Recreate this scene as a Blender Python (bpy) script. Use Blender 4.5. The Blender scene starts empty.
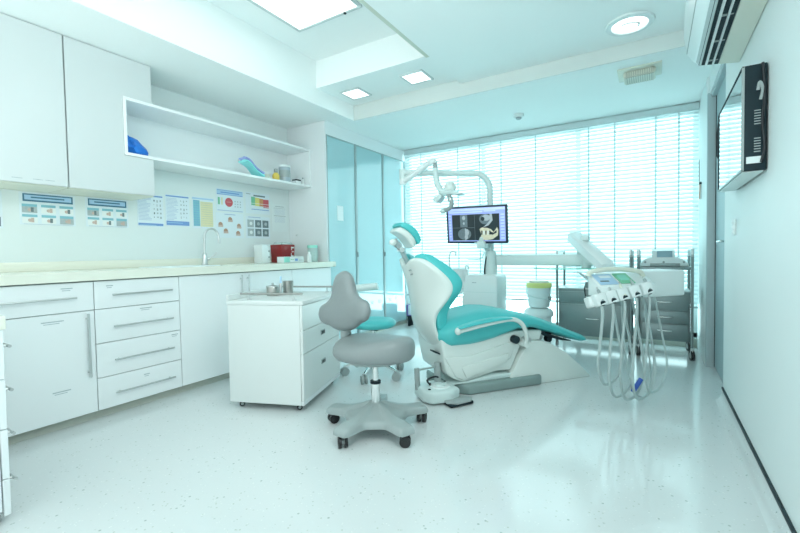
import bpy, bmesh, math, random
from mathutils import Matrix, Vector
random.seed(7)
C = bpy.context.scene.collection
PI = math.pi

# ------------------------------------------------------------------ materials
MATS = {}
def mat(name, col, rough=0.5, metal=0.0, var=0.03, scale=8.0, coat=0.0, emit=0.0, ecol=None, trans=0.0, alpha=1.0, spec=0.5, bump=0.0):
    if name in MATS: return MATS[name]
    m = bpy.data.materials.new(name); m.use_nodes = True
    nt = m.node_tree; b = nt.nodes['Principled BSDF']
    tc = nt.nodes.new('ShaderNodeTexCoord'); no = nt.nodes.new('ShaderNodeTexNoise')
    no.inputs['Scale'].default_value = scale; no.inputs['Detail'].default_value = 3
    nt.links.new(tc.outputs['Object'], no.inputs['Vector'])
    mx = nt.nodes.new('ShaderNodeMix'); mx.data_type = 'RGBA'
    c = list(col) + [1]
    mx.inputs[6].default_value = [max(0, v * (1 - var)) for v in col] + [1]
    mx.inputs[7].default_value = [min(1, v * (1 + var)) for v in col] + [1]
    nt.links.new(no.outputs['Fac'], mx.inputs[0])
    nt.links.new(mx.outputs[2], b.inputs['Base Color'])
    b.inputs['Roughness'].default_value = rough
    b.inputs['Metallic'].default_value = metal
    b.inputs['Coat Weight'].default_value = coat
    b.inputs['Coat Roughness'].default_value = 0.08
    b.inputs['Specular IOR Level'].default_value = spec
    b.inputs['Transmission Weight'].default_value = trans
    b.inputs['Alpha'].default_value = alpha
    if emit:
        b.inputs['Emission Color'].default_value = list(ecol or col) + [1]
        b.inputs['Emission Strength'].default_value = emit
    if bump:
        bp = nt.nodes.new('ShaderNodeBump'); bp.inputs['Strength'].default_value = bump
        nt.links.new(no.outputs['Fac'], bp.inputs['Height']); nt.links.new(bp.outputs['Normal'], b.inputs['Normal'])
    MATS[name] = m
    return m

def floor_mat():
    m = bpy.data.materials.new('speckled_vinyl'); m.use_nodes = True
    nt = m.node_tree; b = nt.nodes['Principled BSDF']; L = nt.links.new
    tc = nt.nodes.new('ShaderNodeTexCoord')
    base = nt.nodes.new('ShaderNodeTexNoise'); base.inputs['Scale'].default_value = 1.3; base.inputs['Detail'].default_value = 4
    L(tc.outputs['Object'], base.inputs['Vector'])
    mx = nt.nodes.new('ShaderNodeMix'); mx.data_type = 'RGBA'
    mx.inputs[6].default_value = (0.665, 0.705, 0.71, 1); mx.inputs[7].default_value = (0.715, 0.755, 0.76, 1)
    L(base.outputs['Fac'], mx.inputs[0])
    prev = mx.outputs[2]
    for sc, lo, hi, col in ((26, 0.11, 0.15, (0.40, 0.47, 0.45, 1)), (44, 0.15, 0.2, (0.52, 0.57, 0.53, 1)), (60, 0.16, 0.22, (0.80, 0.83, 0.82, 1))):
        v = nt.nodes.new('ShaderNodeTexVoronoi'); v.inputs['Scale'].default_value = sc
        L(tc.outputs['Object'], v.inputs['Vector'])
        n2 = nt.nodes.new('ShaderNodeTexNoise'); n2.inputs['Scale'].default_value = sc * .45; n2.inputs['Detail'].default_value = 1
        L(tc.outputs['Object'], n2.inputs['Vector'])
        r = nt.nodes.new('ShaderNodeMapRange'); r.inputs['From Min'].default_value = lo; r.inputs['From Max'].default_value = hi
        r.inputs['To Min'].default_value = 1; r.inputs['To Max'].default_value = 0
        L(v.outputs['Distance'], r.inputs['Value'])
        g = nt.nodes.new('ShaderNodeMapRange'); g.inputs['From Min'].default_value = .5; g.inputs['From Max'].default_value = .6
        L(n2.outputs['Fac'], g.inputs['Value'])
        mu = nt.nodes.new('ShaderNodeMath'); mu.operation = 'MULTIPLY'
        L(r.outputs[0], mu.inputs[0]); L(g.outputs[0], mu.inputs[1])
        k = nt.nodes.new('ShaderNodeMix'); k.data_type = 'RGBA'
        L(mu.outputs[0], k.inputs[0]); L(prev, k.inputs[6]); k.inputs[7].default_value = col
        prev = k.outputs[2]
    L(prev, b.inputs['Base Color'])
    b.inputs['Roughness'].default_value = 0.13
    b.inputs['Specular IOR Level'].default_value = 0.5
    return m

def slat_mat(name='blind_slat', tr=.19):
    m = bpy.data.materials.new(name); m.use_nodes = True
    nt = m.node_tree; L = nt.links.new
    for n in list(nt.nodes):
        if n.type == 'BSDF_PRINCIPLED': nt.nodes.remove(n)
    out = [n for n in nt.nodes if n.type == 'OUTPUT_MATERIAL'][0]
    tc = nt.nodes.new('ShaderNodeTexCoord'); no = nt.nodes.new('ShaderNodeTexNoise'); no.inputs['Scale'].default_value = 3
    L(tc.outputs['Object'], no.inputs['Vector'])
    mx = nt.nodes.new('ShaderNodeMix'); mx.data_type = 'RGBA'
    mx.inputs[6].default_value = (.68, .78, .79, 1); mx.inputs[7].default_value = (.73, .82, .83, 1)
    L(no.outputs['Fac'], mx.inputs[0])
    d = nt.nodes.new('ShaderNodeBsdfDiffuse'); t = nt.nodes.new('ShaderNodeBsdfTranslucent')
    L(mx.outputs[2], d.inputs['Color']); L(mx.outputs[2], t.inputs['Color'])
    s = nt.nodes.new('ShaderNodeMixShader'); s.inputs[0].default_value = tr
    L(d.outputs[0], s.inputs[1]); L(t.outputs[0], s.inputs[2]); L(s.outputs[0], out.inputs['Surface'])
    return m

def glass_mat(name, tint, gloss=.1, rough=.02):
    m = bpy.data.materials.new(name); m.use_nodes = True
    nt = m.node_tree; L = nt.links.new
    for n in list(nt.nodes):
        if n.type == 'BSDF_PRINCIPLED': nt.nodes.remove(n)
    out = [n for n in nt.nodes if n.type == 'OUTPUT_MATERIAL'][0]
    t = nt.nodes.new('ShaderNodeBsdfTransparent'); t.inputs['Color'].default_value = list(tint) + [1]
    g = nt.nodes.new('ShaderNodeBsdfGlossy'); g.inputs['Roughness'].default_value = rough
    lw = nt.nodes.new('ShaderNodeLayerWeight'); lw.inputs['Blend'].default_value = gloss
    s = nt.nodes.new('ShaderNodeMixShader')
    L(lw.outputs['Fresnel'], s.inputs[0]); L(t.outputs[0], s.inputs[1]); L(g.outputs[0], s.inputs[2]); L(s.outputs[0], out.inputs['Surface'])
    return m

M = dict(
 wall=mat('wall_paint', (.79, .86, .86), .55, var=.01, scale=2),
 beam_shade=mat('beam_shade_paint', (.70, .765, .745), .7, var=.01),  # ceiling tone darkened, shade put into the colour of the beam face
 osteel=mat('dull_steel', (.40, .40, .38), .32, .9, var=.1, scale=20),
 ceil=mat('ceiling_paint', (.92, .975, .97), .7, var=.01, scale=2),
 lam=mat('white_laminate', (.81, .855, .87), .3, var=.01, scale=3),
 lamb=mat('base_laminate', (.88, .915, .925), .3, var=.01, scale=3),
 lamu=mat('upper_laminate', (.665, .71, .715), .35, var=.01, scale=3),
 lamm=mat('mobile_laminate', (.735, .78, .77), .35, var=.01, scale=3),
 shelfw=mat('shelf_laminate', (.89, .935, .94), .4, var=.01, scale=3),
 frost=mat('frosted_plastic', (.72, .92, .90), .3, alpha=.5),
 lam2=mat('laminate_edge', (.70, .76, .76), .4, var=.01, scale=3),
 carcass=mat('cabinet_carcass', (.30, .36, .36), .6),
 cream=mat('cream_solid_surface', (.85, .86, .76), .25, var=.015, scale=20),
 kick=mat('kick_board', (.52, .55, .49), .5),
 steel=mat('brushed_steel', (.62, .64, .64), .28, 1.0, var=.06, scale=30),
 dsteel=mat('cart_steel', (.27, .33, .33), .42, .75, var=.08, scale=12),
 chrome=mat('chrome', (.80, .82, .82), .12, 1.0),
 alu=mat('anodised_frame', (.36, .45, .46), .4, .4),
 doorgrey=mat('door_grey', (.40, .52, .55), .45),
 framegrey=mat('frame_grey', (.46, .56, .58), .45),
 black=mat('black_rubber', (.02, .022, .024), .5),
 blackgloss=mat('tv_glass', (.02, .025, .03), .04, spec=1.0, coat=1.0, var=0),
 dark=mat('dark_plastic', (.018, .034, .042), .6, spec=.2),
 grey=mat('grey_vinyl', (.25, .285, .29), .38, var=.03, scale=40),
 greyp=mat('grey_plastic', (.36, .42, .42), .4),
 blackblue=mat('monitor_bezel', (.012, .03, .06), .35),
 base=mat('grey_base_plate', (.25, .34, .33), .4),
 teal=mat('teal_vinyl', (.08, .54, .55), .42, var=.03, scale=30),
 shell=mat('white_shell', (.74, .81, .78), .25, var=.01, coat=.3),
 plast=mat('white_plastic', (.78, .85, .85), .3, var=.01),
 arm=mat('enamelled_arm', (.66, .78, .77), .3, var=.01),
 offw=mat('off_white_plastic', (.74, .77, .67), .4, var=.02),
 trimy=mat('yellowish_trim', (.70, .74, .64), .6),
 hose=mat('hose_grey', (.42, .51, .51), .4),
 blue=mat('blue_plastic', (.03, .10, .45), .4),
 bluebag=mat('blue_wrap', (.02, .22, .75), .45, var=.3, scale=14),
 red=mat('red_plastic', (.30, .02, .02), .35),
 paper=mat('paper', (.78, .87, .92), .6, var=.01),
 paper2=mat('paper_plain', (.80, .88, .88), .6, var=.01),
 white=mat('print_white', (.85, .9, .9), .6, var=.01),
 navy=mat('print_navy', (.06, .19, .31), .6),
 cyanp=mat('print_cyan', (.25, .55, .64), .6, var=.1),
 lblue=mat('print_light_blue', (.45, .66, .86), .6, var=.05),
 blueb=mat('print_blue', (.20, .36, .68), .6, var=.05),
 txt=mat('print_text', (.42, .53, .70), .6),
 greyt=mat('print_grey', (.45, .52, .54), .6, var=.3, scale=60),
 dkprint=mat('print_dark', (.17, .23, .25), .6, var=.4, scale=60),
 yel=mat('print_yellow', (.80, .76, .48), .6, var=.03),
 redp=mat('print_red', (.62, .12, .14), .6, var=.1),
 green=mat('print_green', (.20, .55, .35), .6, var=.08),
 ylw=mat('print_bright_yellow', (.80, .74, .25), .6, var=.05),
 orange=mat('print_orange', (.68, .32, .15), .6, var=.1),
 brown=mat('print_brown', (.50, .30, .22), .6, var=.2, scale=80),
 skin=mat('print_skin', (.62, .48, .42), .6, var=.2, scale=90),
 yellow=mat('yellow_plastic', (.82, .84, .30), .4),
 ylbot=mat('yellow_bottle', (.80, .60, .12), .35),
 lilac=mat('lilac_wrap', (.38, .46, .88), .3, var=.25, scale=16),
 aqua=mat('aqua_wrap', (.30, .84, .86), .3, var=.2, scale=16),
 tin=mat('grey_tin', (.42, .50, .55), .4, .2),
 clear=glass_mat('clear_plastic', (.80, .95, .93), .25, .1),
 traygl=mat('mint_glass', (.30, .74, .62), .1, coat=.4),
 wglass=mat('cyan_back_painted_glass', (.37, .59, .63), .05, coat=1.0, spec=1.0, var=.01, scale=2),
 light=mat('light_diffuser', (1, 1, 1), .5, emit=1.1, ecol=(.97, 1, 1)),
 light2=mat('downlight_diffuser', (1, 1, 1), .5, emit=2.0, ecol=(.97, 1, .98)),
 rim=mat('light_rim', (.62, .70, .70), .4),
 scr_ui=mat('screen_interface', (.30, .38, .75), .3, emit=.42, ecol=(.33, .42, .85)),
 scr_ui2=mat('screen_bar', (.5, .58, .9), .3, emit=.5, ecol=(.48, .58, .95)),
 scr_dk=mat('screen_xray_dark', (.01, .02, .025), .3, emit=.03, ecol=(.2, .35, .4)),
 scr_gr=mat('screen_xray_grey', (.08, .12, .14), .3, emit=.22, ecol=(.30, .42, .46), var=.5, scale=60),
 scr_lt=mat('screen_xray_light', (.3, .34, .36), .3, emit=.34, ecol=(.50, .62, .68), var=.3, scale=60),
 scr_bn=mat('screen_bone', (.5, .48, .36), .3, emit=.38, ecol=(.66, .66, .50), var=.4, scale=60),
 dscr=mat('device_screen', (.30, .42, .48), .15),
 purple=mat('purple_print', (.16, .14, .42), .5),
 cord=mat('black_cable', (.015, .02, .025), .5),
)
M['floor'] = floor_mat(); M['slat'] = slat_mat(); M['tape'] = slat_mat('blind_tape', .62); M['pane'] = glass_mat('window_glass', (.93, 1, 1), .05)

# ------------------------------------------------------------------ mesh builder
def catmull(pts, k=6):
    P = [Vector(p) for p in pts]; out = []
    for i in range(len(P) - 1):
        p0 = P[i - 1] if i else P[0] * 2 - P[1]
        p1, p2 = P[i], P[i + 1]
        p3 = P[i + 2] if i + 2 < len(P) else P[-1] * 2 - P[-2]
        for j in range(k):
            t = j / k
            out.append(.5 * ((2 * p1) + (p2 - p0) * t + (2 * p0 - 5 * p1 + 4 * p2 - p3) * t * t + (3 * p1 - p0 - 3 * p2 + p3) * t ** 3))
    out.append(P[-1]); return out

class MB:
    def __init__(s, T=None): s.V = []; s.F = []; s.I = []; s.mats = []; s.T = T or Matrix()
    def mi(s, m):
        m = M[m] if isinstance(m, str) else m
        if m not in s.mats: s.mats.append(m)
        return s.mats.index(m)
    def add(s, verts, faces, m):
        o = len(s.V); i = s.mi(m)
        s.V += [s.T @ Vector(v) for v in verts]
        for f in faces: s.F.append([o + k for k in f]); s.I.append(i)
        return s
    def bm(s, b, m):
        b.verts.index_update()
        s.add([v.co.copy() for v in b.verts], [[v.index for v in f.verts] for f in b.faces], m); b.free(); return s
    def box(s, x0, x1, y0, y1, z0, z1, m, b=0.0, seg=2):
        bm = bmesh.new(); bmesh.ops.create_cube(bm, size=1)
        for v in bm.verts: v.co = Vector(((x0 + x1) / 2 + v.co.x * (x1 - x0), (y0 + y1) / 2 + v.co.y * (y1 - y0), (z0 + z1) / 2 + v.co.z * (z1 - z0)))
        if b: bmesh.ops.bevel(bm, geom=bm.edges[:], offset=b, segments=seg, profile=.5, affect='EDGES', clamp_overlap=True)
        return s.bm(bm, m)
    def prism(s, pts, plane, a, c, m, b=0.0, seg=2):
        bm = bmesh.new()
        def P(u, v, w): return {'XY': (u, v, w), 'XZ': (u, w, v), 'YZ': (w, u, v)}[plane]
        lo = [bm.verts.new(P(u, v, a)) for u, v in pts]; hi = [bm.verts.new(P(u, v, c)) for u, v in pts]
        bm.faces.new(lo); bm.faces.new(hi[::-1]); n = len(pts)
        for i in range(n): bm.faces.new((lo[i], hi[i], hi[(i + 1) % n], lo[(i + 1) % n]))
        bmesh.ops.recalc_face_normals(bm, faces=bm.faces[:])
        if b: bmesh.ops.bevel(bm, geom=bm.edges[:], offset=b, segments=seg, profile=.5, affect='EDGES', clamp_overlap=True)
        return s.bm(bm, m)
    def tube(s, pts, r, m, n=10, cap=True):
        P = [Vector(p) for p in pts]; N = len(P); R = r if isinstance(r, (list, tuple)) else [r] * N
        V = []; F = []; up = None
        for i in range(N):
            t = (P[min(i + 1, N - 1)] - P[max(i - 1, 0)]).normalized()
            if up is None:
                a = Vector((0, 0, 1)) if abs(t.z) < .9 else Vector((1, 0, 0)); up = (a - t * a.dot(t)).normalized()
            else:
                up = (up - t * up.dot(t)); up = up.normalized() if up.length > 1e-6 else t.orthogonal().normalized()
            sd = t.cross(up)
            for k in range(n):
                a = 2 * PI * k / n; V.append(P[i] + (up * math.cos(a) + sd * math.sin(a)) * R[i])
        for i in range(N - 1):
            for k in range(n):
                F.append((i * n + k, i * n + (k + 1) % n, (i + 1) * n + (k + 1) % n, (i + 1) * n + k))
        if cap: F.append(tuple(range(n))[::-1]); F.append(tuple((N - 1) * n + k for k in range(n)))
        return s.add(V, F, m)
    def cyl(s, p0, p1, r0, m, r1=None, n=20): return s.tube([p0, p1], [r0, r0 if r1 is None else r1], m, n)
    def lathe(s, prof, c, m, n=28, sx=1, sy=1):
        V = []; F = []; K = len(prof)
        for r, z in prof:
            for k in range(n):
                a = 2 * PI * k / n; V.append((c[0] + max(r, 1e-4) * math.cos(a) * sx, c[1] + max(r, 1e-4) * math.sin(a) * sy, c[2] + z))
        for i in range(K - 1):
            for k in range(n): F.append((i * n + k, i * n + (k + 1) % n, (i + 1) * n + (k + 1) % n, (i + 1) * n + k))
        F.append(tuple(range(n))[::-1]); F.append(tuple((K - 1) * n + k for k in range(n)))
        return s.add(V, F, m)
    def ball(s, c, r, m, u=20, v=12):
        r = (r, r, r) if isinstance(r, (int, float)) else r
        bm = bmesh.new(); bmesh.ops.create_uvsphere(bm, u_segments=u, v_segments=v, radius=1)
        for q in bm.verts: q.co = Vector((c[0] + q.co.x * r[0], c[1] + q.co.y * r[1], c[2] + q.co.z * r[2]))
        return s.bm(bm, m)
    def quad(s, a, b, c, d, m): return s.add([a, b, c, d], [(0, 1, 2, 3)], m)
    def shell(s, A, B, m):
        """closed solid between two equal grids of points A (rear) and B (front)"""
        h = len(A); w = len(A[0]); V = [p for r in A for p in r] + [p for r in B for p in r]; F = []; o = h * w
        for i in range(h - 1):
            for j in range(w - 1):
                F.append((i * w + j, (i + 1) * w + j, (i + 1) * w + j + 1, i * w + j + 1))
                F.append((o + i * w + j, o + i * w + j + 1, o + (i + 1) * w + j + 1, o + (i + 1) * w + j))
        for i in range(h - 1):
            F.append((i * w, o + i * w, o + (i + 1) * w, (i + 1) * w)); q = w - 1
            F.append((i * w + q, (i + 1) * w + q, o + (i + 1) * w + q, o + i * w + q))
        for j in range(w - 1):
            F.append((j, j + 1, o + j + 1, o + j)); q = (h - 1) * w
            F.append((q + j, o + q + j, o + q + j + 1, q + j + 1))
        return s.add(V, F, m)
    def loft(s, rings, m, cap=True):
        n = len(rings[0]); V = [p for r in rings for p in r]; F = []
        for i in range(len(rings) - 1):
            for k in range(n): F.append((i * n + k, i * n + (k + 1) % n, (i + 1) * n + (k + 1) % n, (i + 1) * n + k))
        if cap: F.append(tuple(range(n))[::-1]); F.append(tuple((len(rings) - 1) * n + k for k in range(n)))
        return s.add(V, F, m)
    def build(s, name, parent=None, angle=40, sub=0, label=None):
        me = bpy.data.meshes.new(name); me.from_pydata([tuple(v) for v in s.V], [], s.F)
        for m in s.mats: me.materials.append(m)
        for p, i in zip(me.polygons, s.I): p.material_index = i; p.use_smooth = True
        b = bmesh.new(); b.from_mesh(me); bmesh.ops.recalc_face_normals(b, faces=b.faces[:]); b.to_mesh(me); b.free()
        me.update(); me.set_sharp_from_angle(angle=math.radians(angle))
        o = bpy.data.objects.new(name, me); C.objects.link(o); o.parent = parent
        if sub:
            d = o.modifiers.new('smooth', 'SUBSURF'); d.levels = sub; d.render_levels = sub
        if label: o['label'] = label
        return o

def tag(o, label, cat, group=None):
    o['label'] = label; o['category'] = cat
    if group: o['group'] = group
    return o
def thing(name, label, cat, loc=(0, 0, 0), rz=0, group=None):
    o = bpy.data.objects.new(name, None); C.objects.link(o); o.empty_display_size = .1
    o.location = loc; o.rotation_euler = (0, 0, rz); return tag(o, label, cat, group)
def struct(name, mb, **k):
    o = mb.build(name, **k); o['kind'] = 'structure'; return o
def dup(root, loc, rz, label):
    r = root.copy(); C.objects.link(r); r.location = loc; r.rotation_euler = (0, 0, rz); r['label'] = label
    for ch in list(root.children):
        c = ch.copy(); C.objects.link(c); c.parent = r
        for g in list(ch.children):
            d = g.copy(); C.objects.link(d); d.parent = c
    return r
WORLD = 1.6
# ------------------------------------------------------------------ the room
XL, XR, YB, ZS, ZM, ZT = -3.62, .405, 5.20, 2.48, 2.60, 2.90
Y0 = -1.3
struct('floor', MB().box(XL - .1, XR + .25, Y0, YB + .12, -.08, 0, 'floor'))
cl = MB()
cl.box(-1.54, XR + .2, Y0, 3.68, ZM, 3.0, 'ceil')
cl.box(XL - .1, -2.80, Y0, 3.68, ZS, 3.0, 'ceil')
cl.box(XL - .1, XR + .2, 3.68, YB + .12, ZS, 3.0, 'ceil')
cl.box(-2.80, -1.54, 3.09, 3.68, 2.64, 3.0, 'ceil')
cl.box(-2.80, -1.54, Y0, 3.09, ZT, 3.0, 'ceil')
struct('ceiling', cl)
struct('beam_shade_cladding', MB().box(-1.54, XR - .001, 3.674, 3.682, ZS, ZM - .001, 'beam_shade').box(-2.80, -1.54, 3.674, 3.682, ZS, 2.639, 'beam_shade'))  # added cladding, painted darker to tone down the brightly lit beam face
struct('trim_1', MB().box(-1.60, -1.541, Y0, 3.09, 2.625, 2.655, 'trimy', .004))  # pale yellowish ledge strip along the tray edge
struct('wall_left', MB().box(XL - .1, XL, Y0, YB + .12, 0, 2.5, 'wall'))
wr = MB()
wr.box(XR, XR + .2, Y0, 3.49, 0, 2.62, 'wall')
wr.box(XR - .015, XR + .2, 4.44, YB + .12, 0, 2.55, 'wall')
wr.box(XR, XR + .2, 3.49, 4.44, 2.32, 2.62, 'wall')
struct('wall_right', wr)
wb = MB()
wb.box(-3.05, XR, YB, YB + .12, 0, .10, 'wall')
wb.box(-3.05, XR, YB, YB + .12, 2.44, 2.5, 'wall')
wb.box(XL, -3.05, YB, YB + .12, 0, 2.5, 'wall')
struct('wall_back', wb)
# window frame and panes
w1 = MB()
for x in (-3.03, -1.9, -.75, .365): w1.box(x - .02, x + .03, YB + .03, YB + .09, .10, 2.44, 'plast', .004)
w1.box(-3.05, XR - .01, YB + .03, YB + .09, .10, .15, 'plast', .004)
w1.box(-3.05, XR - .01, YB + .03, YB + .09, 2.39, 2.44, 'plast', .004)
wo = struct('window_1', w1)
MB().box(-3.0, .36, YB + .055, YB + .062, .15, 2.39, 'pane').build('pane', wo)
# right wall baseboard: pale coved skirting with a dark capping strip
sk = MB()
sk.prism([(XR + .001, 0), (XR - .045, 0), (XR - .02, .015), (XR - .008, .04), (XR - .006, .078), (XR + .001, .078)], 'XZ', Y0, 3.48, 'floor')
sk.box(XR - .010, XR + .001, Y0, 3.48, .076, .092, 'dark', .002)
struct('baseboard_right', sk)
struct('baseboard_back', MB().box(-3.05, XR - .02, YB - .012, YB, 0, .09, 'kick', .003))
# grey door in its recess
dr = MB(); dr.box(.450, .49, 3.52, 4.40, .01, 2.30, 'doorgrey', .003)
do = struct('door_1', dr)
fr = MB()
fr.box(.39, .50, 4.395, 4.445, 0, 2.33, 'framegrey', .004)
fr.box(.415, .50, 3.485, 3.525, 0, 2.33, 'framegrey', .004)
fr.box(.415, .50, 3.485, 4.445, 2.295, 2.335, 'framegrey', .004)
fr.build('door_frame', do)
MB().box(.446, .452, 4.383, 4.396, .01, 2.30, 'black').build('door_gap', do)
kn = MB(); kn.cyl((.45, 3.62, 1.07), (.40, 3.62, 1.07), .010, 'chrome'); kn.tube(catmull([(.40, 3.615, 1.07), (.395, 3.64, 1.07), (.395, 3.74, 1.07)], 5), .009, 'chrome')
kn.cyl((.452, 3.62, 1.07), (.444, 3.62, 1.07), .026, 'chrome')
kn.build('door_handle', do)

# ------------------------------------------------------------------ blinds
bl = thing('venetian_blind', 'wide white venetian blind half closed over the bright window', 'blind', (0, YB - .06, 0))
MB().box(-3.02, .388, -.03, .03, 2.405, 2.47, 'slat', .004).build('head_rail', bl)
sl = MB(); z = 2.392; ang = math.radians(52); hw = .0245
while z > .46:
    pr = []
    for t in (-1, -.33, .33, 1):
        u = t * hw; cv = .0035 * (1 - t * t)
        pr.append((u * math.cos(ang) - cv * math.sin(ang) , z + u * math.sin(ang) + cv * math.cos(ang)))
    V = [(-3.02, a, b) for a, b in pr] + [(.388, a, b) for a, b in pr]
    sl.add(V, [(i, i + 1, 5 + i, 4 + i) for i in range(3)], 'slat'); z -= .0425
sl.build('slats', bl)
MB().box(-3.02, .388, -.02, .02, .415, .435, 'greyp', .004).build('bottom_rail', bl)
for x in (-2.75, -2.2, -1.62, -1.2, -.62, -.36, .02, .22, -1.9):
    MB().box(x - .008, x + .008, -.028, -.0265, .43, 2.40, 'tape').build('ladder_tape', bl)

# ------------------------------------------------------------------ ceiling fittings
t = thing('ceiling_panel_light', 'large rectangular ceiling light panel up in the recessed ceiling tray', 'ceiling light', (-2.2, 1.97, ZT))
p = MB()
p.box(-.325, .325, -.625, -.6, -.022, 0, 'rim', .003); p.box(-.325, .325, .6, .625, -.022, 0, 'rim', .003)
p.box(-.325, -.3, -.6, .6, -.022, 0, 'rim', .003); p.box(.3, .325, -.6, .6, -.022, 0, 'rim', .003)
p.build('frame', t); MB().box(-.3, .3, -.6, .6, -.015, -.006, 'light').build('diffuser', t)
tiny = MB().cyl((.17, .61, -.026), (.17, .61, -.02), .012, 'dark').build('catch', t)
def small_light(x, label):
    t = thing('recessed_square_light', label, 'ceiling light', (x, 3.40, 2.64), 0, 'small square lights at the end of the tray')
    p = MB(); a = .118
    p.box(-a, a, -a, -.1, -.012, 0, 'rim', .002); p.box(-a, a, .1, a, -.012, 0, 'rim', .002)
    p.box(-a, -.1, -.1, .1, -.012, 0, 'rim', .002); p.box(.1, a, -.1, .1, -.012, 0, 'rim', .002)
    p.build('frame', t); MB().box(-.1, .1, -.1, .1, -.008, -.002, 'light').build('diffuser', t)
small_light(-2.56, 'small square recessed ceiling light on the left, nearer the wall cabinets')
small_light(-1.86, 'small square recessed ceiling light on the right, nearer the main ceiling')
t = thing('round_downlight', 'round recessed ceiling downlight with white rim near the air conditioner', 'ceiling light', (-.145, 3.37, ZM))
MB().lathe([(.112, -.004), (.116, -.016), (.150, -.012), (.155, -.0005), (.155, 0), (.112, 0)], (0, 0, 0), 'plast', 36).build('rim', t)
MB().lathe([(.110, -.006), (.110, -.001)], (0, 0, 0), 'light2', 36).build('diffuser', t)
bu = MB(); bu.tube(catmull([(-.05, -.03, -.012), (0, -.04, -.012), (.055, -.01, -.012), (.05, .04, -.012)], 5), .009, 'white'); bu.build('lamp_tube', t)
t = thing('air_vent', 'cream square ceiling air vent with slatted grille near the window', 'vent', (-.10, 3.985, ZS))
MB().prism([(-.155, -.14), (.155, -.14), (.155, .14), (-.155, .14)], 'XY', -.012, 0, 'offw', .004).build('flange', t)
v = MB(); v.prism([(-.115, -.012), (.115, -.012), (.115, -.055), (-.115, -.055)], 'XZ', -.075, .10, 'offw', .01); v.build('housing', t)
g = MB()
g.box(-.10, .10, -.079, -.076, -.050, -.016, 'kick')
for i in range(13): g.box(-.098 + i * .0158, -.092 + i * .0158, -.084, -.077, -.050, -.016, 'offw')
g.box(-.10, .10, -.07, .09, -.058, -.054, 'kick')
for i in range(13): g.box(-.098 + i * .0158, -.092 + i * .0158, -.07, .09, -.062, -.056, 'offw')
g.build('grille', t)
t = thing('smoke_detector', 'small round smoke detector on the ceiling above the monitor', 'detector', (-1.23, 4.5, ZS))
MB().lathe([(.055, 0), (.055, -.02), (.048, -.03), (.02, -.032)], (0, 0, 0), 'plast', 24).build('base', t)
MB().lathe([(.030, -.03), (.030, -.044), (.02, -.052), (.005, -.053)], (0, 0, 0), 'greyt', 20).build('sensor', t)

# ------------------------------------------------------------------ air conditioner on the right wall
t = thing('air_conditioner', 'white wall-mounted split air conditioner with open louvre, high on the right wall', 'air conditioner', (XR, 2.98, 2.05))
prof = [(0, .40), (-.21, .41), (-.252, .37), (-.256, .20), (-.240, .10), (-.205, .045), (-.185, .028), (-.10, .012), (0, 0)]
b = MB(); b.prism(prof, 'XZ', -1.0, 0, 'plast', .006); b.build('body', t)
und = MB(); und.prism([(-.095, .0115), (-.095, .006), (-.004, -.006), (-.004, .001)], 'XZ', -.99, -.02, 'offw'); und.build('underside_panel', t)
op = MB(); op.prism([(-.192, .034), (-.186, .016), (-.098, .004), (-.098, .013)], 'XZ', -.97, -.03, 'dark'); op.build('air_outlet', t)
for i, (x0, z0, x1, z1) in enumerate(((-.200, .034, -.178, .008), (-.162, .020, -.152, -.002), (-.130, .016, -.122, -.004))):
    q = MB(); q.prism([(x0, z0), (x0 + .0035, z0 + .001), (x1 + .0025, z1), (x1, z1)], 'XZ', -.96, -.04, 'greyp' if i == 0 else 'plast'); q.build('louvre_vane', t)
for y in (-.1, -.35, -.62, -.88):
    MB().box(-.150, -.105, y - .005, y + .005, .004, .014, 'greyp').build('vane_strut', t)
ln = MB(); ln.prism([(-.2405, .10), (-.2430, .104), (-.2425, .108), (-.238, .102)], 'XZ', -.99, -.01, 'greyp'); ln.build('panel_seam', t)

# ------------------------------------------------------------------ television on the right wall
t = thing('television', 'flat black television on the right wall, glossy screen mirroring the blinds', 'television', (XR, 2.28, 1.35))
MB().box(-.078, -.004, 0, .74, .0, .44, 'dark', .003).build('case', t)
MB().box(-.084, -.078, .008, .732, .008, .432, 'blackgloss').build('screen', t, 20)
bz = MB(); bz.box(-.087, -.077, 0, .74, 0, .009, 'alu', .002); bz.box(-.087, -.077, 0, .74, .431, .44, 'dark', .002)
bz.box(-.087, -.077, 0, .005, 0, .44, 'greyp', .001); bz.box(-.087, -.077, .731, .74, 0, .44, 'dark', .002); bz.build('bezel', t)
for zz in (.25, .135):
    vt = MB(); vt.box(-.047, -.022, -.0015, .001, zz - .062, zz + .002, 'dark')
    for k in range(6): vt.box(-.045, -.024, -.003, -.001, zz - k * .011 - .004, zz - k * .011, 'greyp')
    vt.build('vent_slots', t)
MB().box(-.07, -.018, -.003, .001, .03, .058, 'paper2').build('sticker', t)
MB().box(-.08, -.012, .01, .70, -.006, .0, 'arm', .002).build('bottom_panel', t)
wm = MB(); wm.box(-.012, .0, .15, .59, .08, .36, 'dark'); wm.build('wall_bracket', t)
cb = MB(); cb.tube(catmull([(-.02, -.006, .44), (-.014, -.009, .30), (-.02, -.008, .2), (-.012, -.008, .1), (-.022, -.006, .03)], 6), .005, 'cord', 8)
cb.tube(catmull([(-.035, -.006, .33), (-.03, -.014, .36), (-.02, -.008, .33), (-.026, -.006, .29)], 6), .006, 'greyp', 8); cb.build('power_cable', t)
c2 = MB(); c2.tube(catmull([(.452, 4.28, 2.04), (.444, 4.30, 1.9), (.44, 4.26, 1.80), (.444, 4.22, 1.75), (.438, 4.16, 1.82), (.444, 4.18, 1.96), (.448, 4.22, 2.08)], 8), .006, 'cord', 8)
tag(c2.build('dangling_cable'), 'black looped cable hanging against the grey door beside the television', 'cable')
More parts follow.
